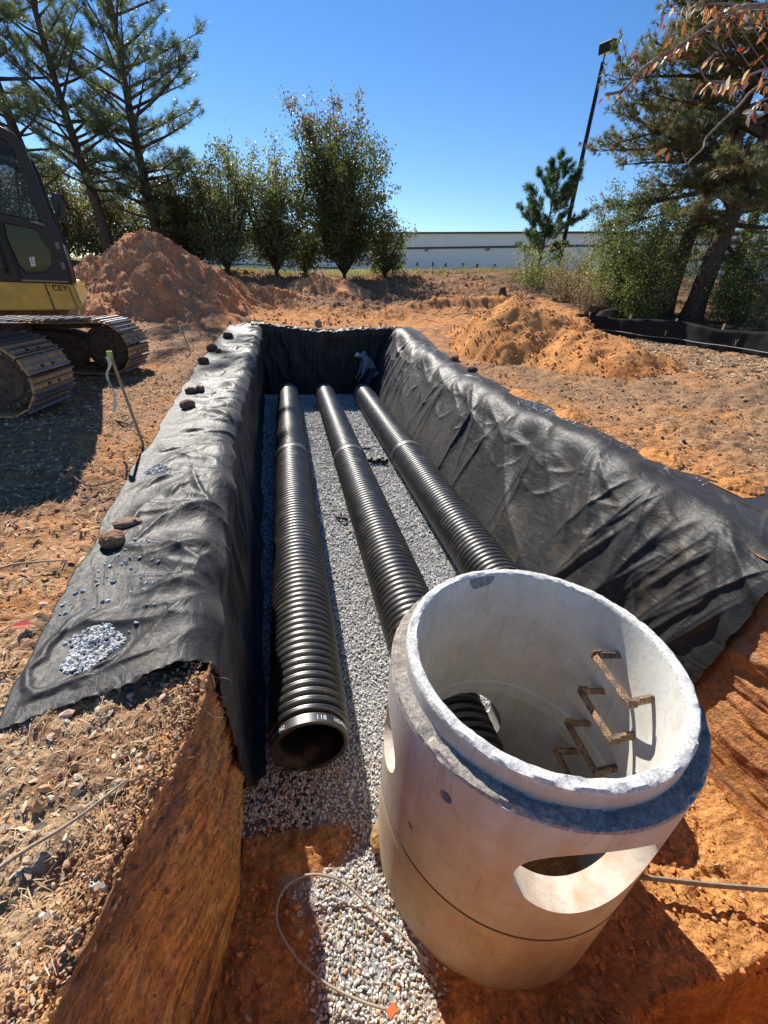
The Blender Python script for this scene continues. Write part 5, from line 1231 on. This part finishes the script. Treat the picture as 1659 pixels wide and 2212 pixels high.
# ------------------------------------------------------------------ rocks, gravel piles on the liners
ROCKM = mat_gravel.__call__() if False else SOIL
def rock(name, x, y, s, asp, col, label, S_=None, seed=0, rz=0, group=None, cat='rock'):
    r = np.random.RandomState(seed); V0, F0 = ico(); me = bpy.data.meshes.new('t')
    # subdivide once for chipped facets
    E = {}; V = [tuple(v) for v in V0]; F = []
    def mid(a, b):
        kk = (min(a, b), max(a, b))
        if kk not in E: v = np.array(V[a])+np.array(V[b]); V.append(tuple(v/np.linalg.norm(v))); E[kk] = len(V)-1
        return E[kk]
    for a, b, c in F0:
        p, q, w = mid(a, b), mid(b, c), mid(c, a); F += [(a, p, w), (p, b, q), (w, q, c), (p, q, w)]
    V = np.array(V); bpy.data.meshes.remove(me)
    d = 1+.28*fbm(V[:, 0]*1.6+seed, V[:, 1]*1.6, V[:, 2]*1.6, 3)
    V = V*d[:, None]; V = np.sign(V)*np.abs(V)**.8
    V = V*np.array(asp)*s; c_, s__ = cos(rz), sin(rz); V = V@np.array([[c_, s__, 0], [-s__, c_, 0], [0, 0, 1]])
    z = surf_z(S_, x, y) if S_ is not None else g1(x, y)
    o = mk(name, V, np.array(F), SOIL, None, False, np.clip(np.array(col)*(1+.15*fbm(V[:, 0]*20, V[:, 1]*20, V[:, 2]*20)[:, None]), .01, .9))
    o.location = (x, y, z+s*asp[2]*.62); tag(o, label, cat, group); return o
RK = 'rocks weighting the left liner'
rock('rock', -1.17, 2.62, .075, (1, .95, .75), (.34, .19, .11), 'largest reddish rock on the left liner edge', LTOP, 1, .4, RK)
rock('rock', -1.15, 2.85, .078, (1.15, .6, .4), (.42, .29, .20), 'flat tan rock just behind the largest reddish one', LTOP, 2, .2, RK)
rock('rock', -1.30, 5.95, .085, (1.1, .8, .75), (.30, .18, .11), 'brown rock, nearer of the upper pair on the liner', LTOP, 3, .1, RK)
rock('rock', -1.42, 6.85, .080, (1.1, .8, .7), (.26, .15, .09), 'dark lump behind the nearer brown rock of the upper pair', LTOP, 4, .7, RK)
rock('rock', -1.30, 6.95, .065, (1, .8, .8), (.33, .18, .10), 'small reddish lump touching the dark one of the upper pair', LTOP, 5, 1.1, RK)
rock('rock', -1.58, 9.2, .11, (1, .8, .7), (.16, .10, .07), 'dark clod on the liner edge by the second stake', LTOP, 6, .5, RK)
rock('rock', -1.60, 10.6, .12, (1.2, .8, .7), (.14, .09, .065), 'dark clod farther along the liner edge', LTOP, 7, .9, RK)
rock('rock', -1.42, 12.2, .13, (1, .9, .7), (.12, .08, .06), 'farthest dark clod on the left liner edge', LTOP, 8, .2, RK)
rock('rock', -1.45, 10.4, .07, (1, .9, .7), (.25, .15, .1), 'small brown clod beside the farther dark clod', LTOP, 9, .3, RK)
RR = 'rocks on the right liner edge'
rock('rock', 3.95, 8.9, .10, (1.2, .8, .6), (.12, .08, .06), 'dark clod on the right liner edge below the orange mound', RTOP, 12, .3, RR)
rock('rock', 3.98, 10.1, .12, (1.2, .8, .6), (.15, .09, .06), 'dark clod on the right liner edge farther from the manhole', RTOP, 13, .9, RR)
rock('rock', 1.05, 14.6, .13, (1, .8, .9), (.40, .28, .18), 'tan stone on the rim of the far trench end', None, 14, .4)
rock('rock', .42, 1.36, .075, (.7, 1.2, .8), (.42, .26, .12), 'large tan clay chunk on the gravel beside the manhole foot', None, 15, -.4).location.z = -1.60
# logs and pale rock behind the fence
rock('rock', 10.2, 12.2, .22, (1.4, .8, .6), (.55, .52, .46), 'pale rock behind the silt fence end', None, 16, .3)
def log(name, P, r, label, mat=BARK, cat='log'):
    root = MB(); root.tube(P, r, 9); o = root.obj(name, mat, None, True); tag(o, label, cat); return o
log('log', [(9.9, 13.0, 1.05), (10.8, 13.6, 1.15), (11.6, 13.9, 1.22)], [.17, .16, .14], 'short thick log lying behind the silt fence')
log('log', [(10.3, 14.3, 1.15), (11.2, 14.5, 1.25), (12.2, 15.2, 1.3)], [.14, .13, .1], 'dark log half hidden in the weeds behind the short one')
log('stump', [(9.6, 19.9, .95), (9.8, 20.0, 1.45), (9.7, 19.9, 1.75)], [.30, .22, .12], 'torn tree stump in the root debris', cat='stump')
def gpile(cx, cy, rx, ry, n, size, label, S_, seed, hgt=.02, group='gravel spills on the liners'):
    r = np.random.RandomState(seed); a = r.uniform(0, 2*pi, n); q = np.sqrt(r.uniform(0, 1, n))**.9
    x = cx+rx*q*np.cos(a)*(1+.25*np.sin(3*a+seed)); y = cy+ry*q*np.sin(a)
    z = np.array([surf_z(S_, xx, yy) for xx, yy in zip(x, y)])+size*.35+hgt*(1-q)*r.uniform(0, 1, n)
    V, F = stones(np.stack([x, y, z], -1), size*r.uniform(.5, 1.3, n), r); o = mk('gravel_pile', V, F, GRAV, None, False, stone_cols(r, n, [(.50, .50, .49), (.60, .60, .58), (.38, .385, .385)], [3, 3, 1])); tag(o, label, 'gravel pile', group, 'stuff'); return o
gpile(-.98, 1.69, .115, .15, 520, .0125, 'dense pile of grey gravel on the near left liner corner', LTOP, 1, .035)
gpile(-1.19, 3.86, .10, .11, 110, .014, 'small pile of gravel on the left liner beyond the rocks', LTOP, 2)
gpile(-.98, 2.15, .26, .48, 70, .0135, 'scattered single stones on the left liner between pile and rocks', LTOP, 3, 0)
gpile(3.86, 5.9, .16, 1.0, 260, .014, 'streak of gravel spilled along the right liner ridge', RTOP, 4, .01)
gpile(3.9, 4.4, .3, 1.5, 60, .012, 'few stray stones on the near part of the right liner', RTOP, 5, 0)
def dirtpile(cx, cy, rx, ry, h, label, S_, seed):
    n = 60; X, Y = np.meshgrid(np.linspace(-1.2, 1.2, n), np.linspace(-1.2, 1.2, n), indexing='ij'); d = np.hypot(X, Y)*(1+.25*fbm(X*1.5, Y*1.5, seed, 3))
    H = h*np.maximum(0, 1-d**1.3)*(1+.5*fbm(X*4, Y*4, seed, 4)); H = np.where(d > 1, -.02, H)
    z0 = surf_z(S_, cx, cy); o = mk('dirt_pile', np.stack([cx+X*rx, cy+Y*ry, np.maximum(z0, gz(cx+X*rx, cy+Y*ry))+H], -1).reshape(-1, 3), gridF(n, n)[:, ::-1], SOIL, None, True, np.tile(C_ORANGE*1.1, (n*n, 1))); tag(o, label, 'dirt pile', 'small dirt piles on the right liner edge')
dirtpile(4.05, 6.75, .22, .42, .09, 'orange dirt pile on the right liner edge nearest the orange mound', RTOP, 1)
dirtpile(4.10, 5.45, .22, .32, .09, 'orange dirt pile in the middle of the right liner edge', RTOP, 2)
dirtpile(4.15, 3.75, .20, .32, .08, 'orange dirt pile on the right liner edge toward the manhole', RTOP, 3)
dirtpile(4.35, 2.95, .20, .18, .06, 'orange dirt pile at the picture edge of the right liner', RTOP, 4)

# ------------------------------------------------------------------ cable, timber, twigs, scraps
def smooth(P, n=60):
    P = np.array(P, float); k = len(P); t = np.linspace(0, k-1, n); i = np.clip(t.astype(int), 0, k-2); u = (t-i)[:, None]
    g_ = lambda j: P[np.clip(j, 0, k-1)]
    return .5*((2*g_(i))+(-g_(i-1)+g_(i+1))*u+(2*g_(i-1)-5*g_(i)+4*g_(i+1)-g_(i+2))*u**2+(-g_(i-1)+3*g_(i)-3*g_(i+1)+g_(i+2))*u**3)
def pzf(pts, z, zo=CAMZ): return pts
wr = simple('steel_rope', (.36, .31, .24), .5, .3, nz=.002, nsc=160, var=.35)
cp = [(.55, .76, -1.60), (.45, .88, -1.60), (.35, .97, -1.61), (.21, 1.12, -1.59), (.10, 1.19, -1.56), (-.06, 1.22, -1.53), (-.19, 1.17, -1.52), (-.225, 1.04, -1.52), (-.135, .89, -1.54), (.01, .77, -1.57), (.17, .68, -1.59), (.31, .62, -1.60)]
b = MB(); b.tube(smooth(cp, 120), .0075, 8); o = b.obj('wire_rope', wr, None, True); tag(o, 'loop of steel wire rope lying on the gravel beside the manhole', 'wire rope')
b = MB(); b.box((.335, .61, -1.595), (.05, .035, .012), Euler((.2, .1, .5)))
o = b.obj('orange_tag', simple('orange_plastic', (.70, .16, .05), .5)); tag(o, 'small orange plastic tag at the end of the wire rope', 'tag')
b = MB(); b.tube([(1.93, .86, -1.60), (2.4, .71, -1.57), (3.05, .53, -1.545)], .016, 4); o = b.obj('metal_bar', simple('grey_bar', (.20, .18, .13), .6, nz=.001, nsc=20)); tag(o, 'long thin grey bar lying on the clay right of the manhole', 'bar')
TW = simple('bare_twig', (.36, .26, .18), .85, nz=.003, nsc=60, var=.3); TWD = simple('dark_root', (.16, .09, .055), .9, nz=.003, nsc=60, var=.3)
def twig(P, r, label, mat=TW, n=24, sub=(), group=None, cat='twig', name='twig'):
    b = MB(); S_ = smooth(P, n); b.tube(S_, np.linspace(r, r*.45, n), 6)
    for q in sub: s2_ = smooth(q, 10); b.tube(s2_, np.linspace(r*.5, r*.15, 10), 5)
    o = b.obj(name, mat, None, True); tag(o, label, cat, group); return o
twig([(-1.02, .70, .035), (-.88, .81, .045), (-.75, .89, .04), (-.62, .985, .055)], .009, 'long pale stick lying on the near ground by the cut edge')
twig([(-2.0, 5.4, .04), (-1.7, 5.1, .05), (-1.5, 4.7, .05)], .012, 'thin stick on the ground behind the nearest stake', TWD)
twig([(-1.9, 3.9, .03), (-1.75, 3.6, .10), (-1.6, 3.5, .05), (-1.42, 3.6, .06)], .012, 'crooked branch on the ground left of the liner', TWD, sub=[[(-1.75, 3.6, .1), (-1.74, 3.65, .22)]])
twig([(-1.75, 2.35, .04), (-1.6, 2.4, .06), (-1.35, 2.42, .05)], .010, 'short pale branch on the ground level with the largest rock', TW)
twig([(2.05, 1.24, -1.60), (2.2, 1.22, -1.55), (2.4, 1.28, -1.52), (2.62, 1.36, -1.56)], .022, 'forked orange brown root lying on the clay right of the manhole', simple('root_orange', (.36, .18, .08), .85, nz=.004, nsc=50), sub=[[(2.22, 1.22, -1.55), (2.30, 1.08, -1.57), (2.36, .95, -1.60)]])
r = np.random.RandomState(4)
for i in range(9):
    y = r.uniform(1.05, 1.55); x = float(lipL(y)); z = r.uniform(-.25, -.03); d = r.uniform(.05, .11)
    P = [(x-.02, y, z), (x+.02, y+.01, z+.01), (x+d*.7, y+r.uniform(-.03, .03), z-.01), (x+d, y+r.uniform(-.05, .05), z-.03+r.uniform(-.03, .03))]
    o = twig(P, .0022, 'hair thin root hanging out of the near cut edge', TW, 14, group='hanging roots in the near cut edge', cat='root', name='hanging_root')
BF = simple('black_scrap', (.012, .012, .012), .6)
for P, l in (([(1.42, 8.72, -1.61), (1.55, 8.70, -1.60), (1.72, 8.66, -1.60)], 'flat strip of black fabric between the middle and right pipe'), ([(.62, 5.72, -1.61), (.70, 5.60, -1.58), (.78, 5.62, -1.61)], 'small curled scrap of black fabric left of the middle pipe')):
    b = MB(); b.tube(smooth(P, 16), [.012+.02*abs(sin(i*.9)) for i in range(16)], 5); o = b.obj('fabric_scrap', BF, None, True); tag(o, l, 'fabric scrap', 'black scraps on the gravel')
b = MB()
for i, (x, y) in enumerate([(1.55, 7.9), (1.66, 7.86), (1.78, 7.92), (1.86, 7.85)]): b.tube(smooth([(x-.06, y, -1.61), (x, y+.03, -1.55-.02*(i % 2)), (x+.06, y-.02, -1.61)], 10), [.03, .05, .06, .05, .03, .05, .06, .05, .04, .02], 6)
o = b.obj('fabric_scrap', BF, None, True); tag(o, 'crumpled bunch of black fabric between the middle and right pipe', 'fabric scrap', 'black scraps on the gravel')
def debris():
    r = np.random.RandomState(12); b = MB()
    for i in range(260):
        x = r.uniform(3.5, 13.5); y = 19.2+r.normal(0, 1.6)+(x-8)*-.1; 
        if x > 10: y = r.uniform(15, 24)
        z = g1(x, y)+r.uniform(0, .15); a = r.uniform(0, 2*pi); L = r.uniform(.3, 1.3); e = r.uniform(-.1, .9)
        T = Tree(i); 
        P = [np.array([x, y, z])]; d = np.array([cos(a)*cos(e), sin(a)*cos(e), sin(e)])
        for k in range(5): d = unit(d+r.normal(0, .25, 3)); P.append(P[-1]+d*L/5)
        b.tube(np.array(P), np.linspace(.022*r.uniform(.4, 1), .005, 6), 4, col=np.array([(.20, .13, .09), (.33, .25, .18), (.13, .085, .06)][r.randint(0, 3)]))
    o = b.obj('root_debris', LITTER, None, False, True); tag(o, 'tangle of broken roots and branches along the foot of the berm', 'debris', kind='stuff')
debris()
# a red leaf by the liner, leaf litter
b = MB(); b.add([(-.05, 0, 0), (0, .03, .012), (.05, 0, .004), (0, -.03, .012), (0, 0, 0)], [np.array([(0, 4, 1), (1, 4, 2), (2, 4, 3), (3, 4, 0)])]); o = b.obj('fallen_leaf', simple('red_leaf', (.50, .08, .07), .4)); o.location = (-1.33, 1.86, .05); tag(o, 'single red leaf on the ground left of the near liner corner', 'leaf')

# ------------------------------------------------------------------ near tree on the right with its overhanging branch
def near_tree():
    root = empty('autumn_tree', (6.4, 2.3, g1(6.4, 2.3))); tag(root, 'tree with thin twigs of red and pale leaves reaching in at the upper right', 'tree'); L0 = Vector(root.location)
    off = np.array(L0); r = np.random.RandomState(8)
    bm_ = mat_bark('grey_twig_bark', (.22, .19, .17), (.42, .38, .34))
    b = MB(); b.tube(smooth([(6.4, 2.3, .0), (6.3, 2.3, 1.2), (6.1, 2.28, 2.3), (6.2, 2.3, 3.6), (6.5, 2.4, 5.0)], 24)-off, np.linspace(.11, .03, 24), 10); b.obj('trunk', BARK2, root, True)
    tw = MB(); LP = []
    def T(P, r0, n=30, every=1, jit=.03): S_ = smooth(P, n); tw.tube(S_-off, np.linspace(r0*.35, r0, n), 6); return S_
    main = T([(1.34, 2.1, 2.33), (1.43, 2.12, 2.36), (1.51, 2.12, 2.44), (1.63, 2.08, 2.51), (1.75, 2.04, 2.59), (1.84, 2.04, 2.62), (2.6, 2.05, 2.75), (4.0, 2.2, 2.9), (5.2, 2.28, 2.75), (6.13, 2.28, 2.35)], .014, 80)
    sec = T([(1.71, 2.01, 2.16), (1.775, 2.04, 2.135), (1.82, 2.07, 2.16), (1.88, 2.09, 2.21), (1.91, 2.12, 2.26), (1.99, 2.09, 2.36), (2.07, 2.06, 2.44), (2.6, 2.1, 2.62), (3.4, 2.15, 2.82)], .007, 60)
    th = T([(1.65, 1.98, 2.41), (1.72, 2.01, 2.39), (1.79, 2.03, 2.40), (1.89, 2.01, 2.41), (1.98, 2.0, 2.45), (2.5, 2.05, 2.6), (3.0, 2.1, 2.76)], .006, 50)
    fo = T([(1.90, 1.94, 2.28), (1.96, 1.97, 2.32), (2.02, 1.98, 2.36), (2.5, 2.02, 2.5), (2.9, 2.1, 2.66)], .005, 40)
    fi = T([(1.52, 2.0, 2.58), (1.62, 2.02, 2.59), (1.69, 2.04, 2.61), (1.9, 2.05, 2.64), (2.3, 2.06, 2.72)], .005, 40)
    s1 = T([(1.42, 2.07, 2.47), (1.415, 2.07, 2.44), (1.43, 2.07, 2.42), (1.462, 2.09, 2.40)], .003, 16)
    leaf_pts = []
    def along(S_, n, a, b_): 
        for u in r.uniform(a, b_, n): leaf_pts.append(S_[int(u*(len(S_)-1))])
    for p in [(1.34, 2.1, 2.33), (1.335, 2.1, 2.35), (1.36, 2.1, 2.34), (1.42, 2.07, 2.47), (1.41, 2.07, 2.45), (1.425, 2.07, 2.44), (1.44, 2.1, 2.37), (1.43, 2.11, 2.36), (1.65, 2.02, 2.17), (1.66, 2.03, 2.18), (1.92, 1.95, 2.30), (1.95, 1.96, 2.30)]: leaf_pts.append(np.array(p))
    along(main, 16, .12, .30); along(main, 40, .30, .5); along(main, 90, .5, .95); along(th, 50, .15, 1); along(fo, 14, .3, 1); along(fi, 50, .0, 1); along(sec, 16, .7, 1)
    for p in [(1.5, 2.03, 2.55), (1.49, 2.05, 2.54), (1.57, 1.98, 2.55), (1.66, 1.92, 2.52), (1.62, 1.97, 2.49), (1.74, 1.87, 2.49), (1.68, 1.94, 2.44), (1.72, 1.91, 2.44), (1.71, 1.94, 2.38), (1.78, 1.89, 2.38), (1.78, 1.85, 2.44), (1.63, 1.96, 2.5)]:
        for k in range(5): leaf_pts.append(np.array(p)+r.normal(0, .035, 3)+[.05, 0, 0])
    # side twigs carrying the leaf cluster
    for p in leaf_pts[-60::3]:
        j = int(np.argmin([np.linalg.norm(q-p) for q in main])); tw.tube(np.linspace(main[j], p, 4)-off, .0016, 4)
    tw.obj('branches', bm_, root, True)
    V = []; F = []; C = []; n0 = 0
    cols = [(.30, .05, .035), (.36, .13, .06), (.50, .38, .31), (.60, .52, .47), (.20, .09, .06), (.46, .20, .08), (.55, .46, .40)]
    for p in leaf_pts:
        L = r.uniform(.022, .050); w = L*r.uniform(.28, .45); a = unit(np.array([r.normal(-.3, .5), r.normal(0, .5), r.normal(-.8, .35)])); s = unit(np.cross(a, r.normal(size=3))); n = np.cross(a, s); c0 = cols[r.randint(0, len(cols))]
        st = p+a*.012
        prof = [(0, 0), (.18, .55), (.42, 1), (.68, .75), (1, 0)]; mid_ = []; lf_ = []; rt = []
        for u, ww in prof: base_ = st+a*u*L-n*(u*u)*L*.22; mid_.append(base_); lf_.append(base_+s*w*ww/2+n*ww*w*.18); rt.append(base_-s*w*ww/2+n*ww*w*.18)
        V += mid_+lf_+rt; 
        for i in range(4): F += [(n0+i, n0+i+1, n0+5+i+1, n0+5+i), (n0+i, n0+10+i, n0+10+i+1, n0+i+1)]
        C += [np.array(c0)*r.uniform(.8, 1.2)]*15; n0 += 15
    mk('leaves', np.array(V)-off, np.array(F), mat_leaf('autumn_leaf', .35, .3), root, True, np.clip(np.array(C), 0, 1))
near_tree()
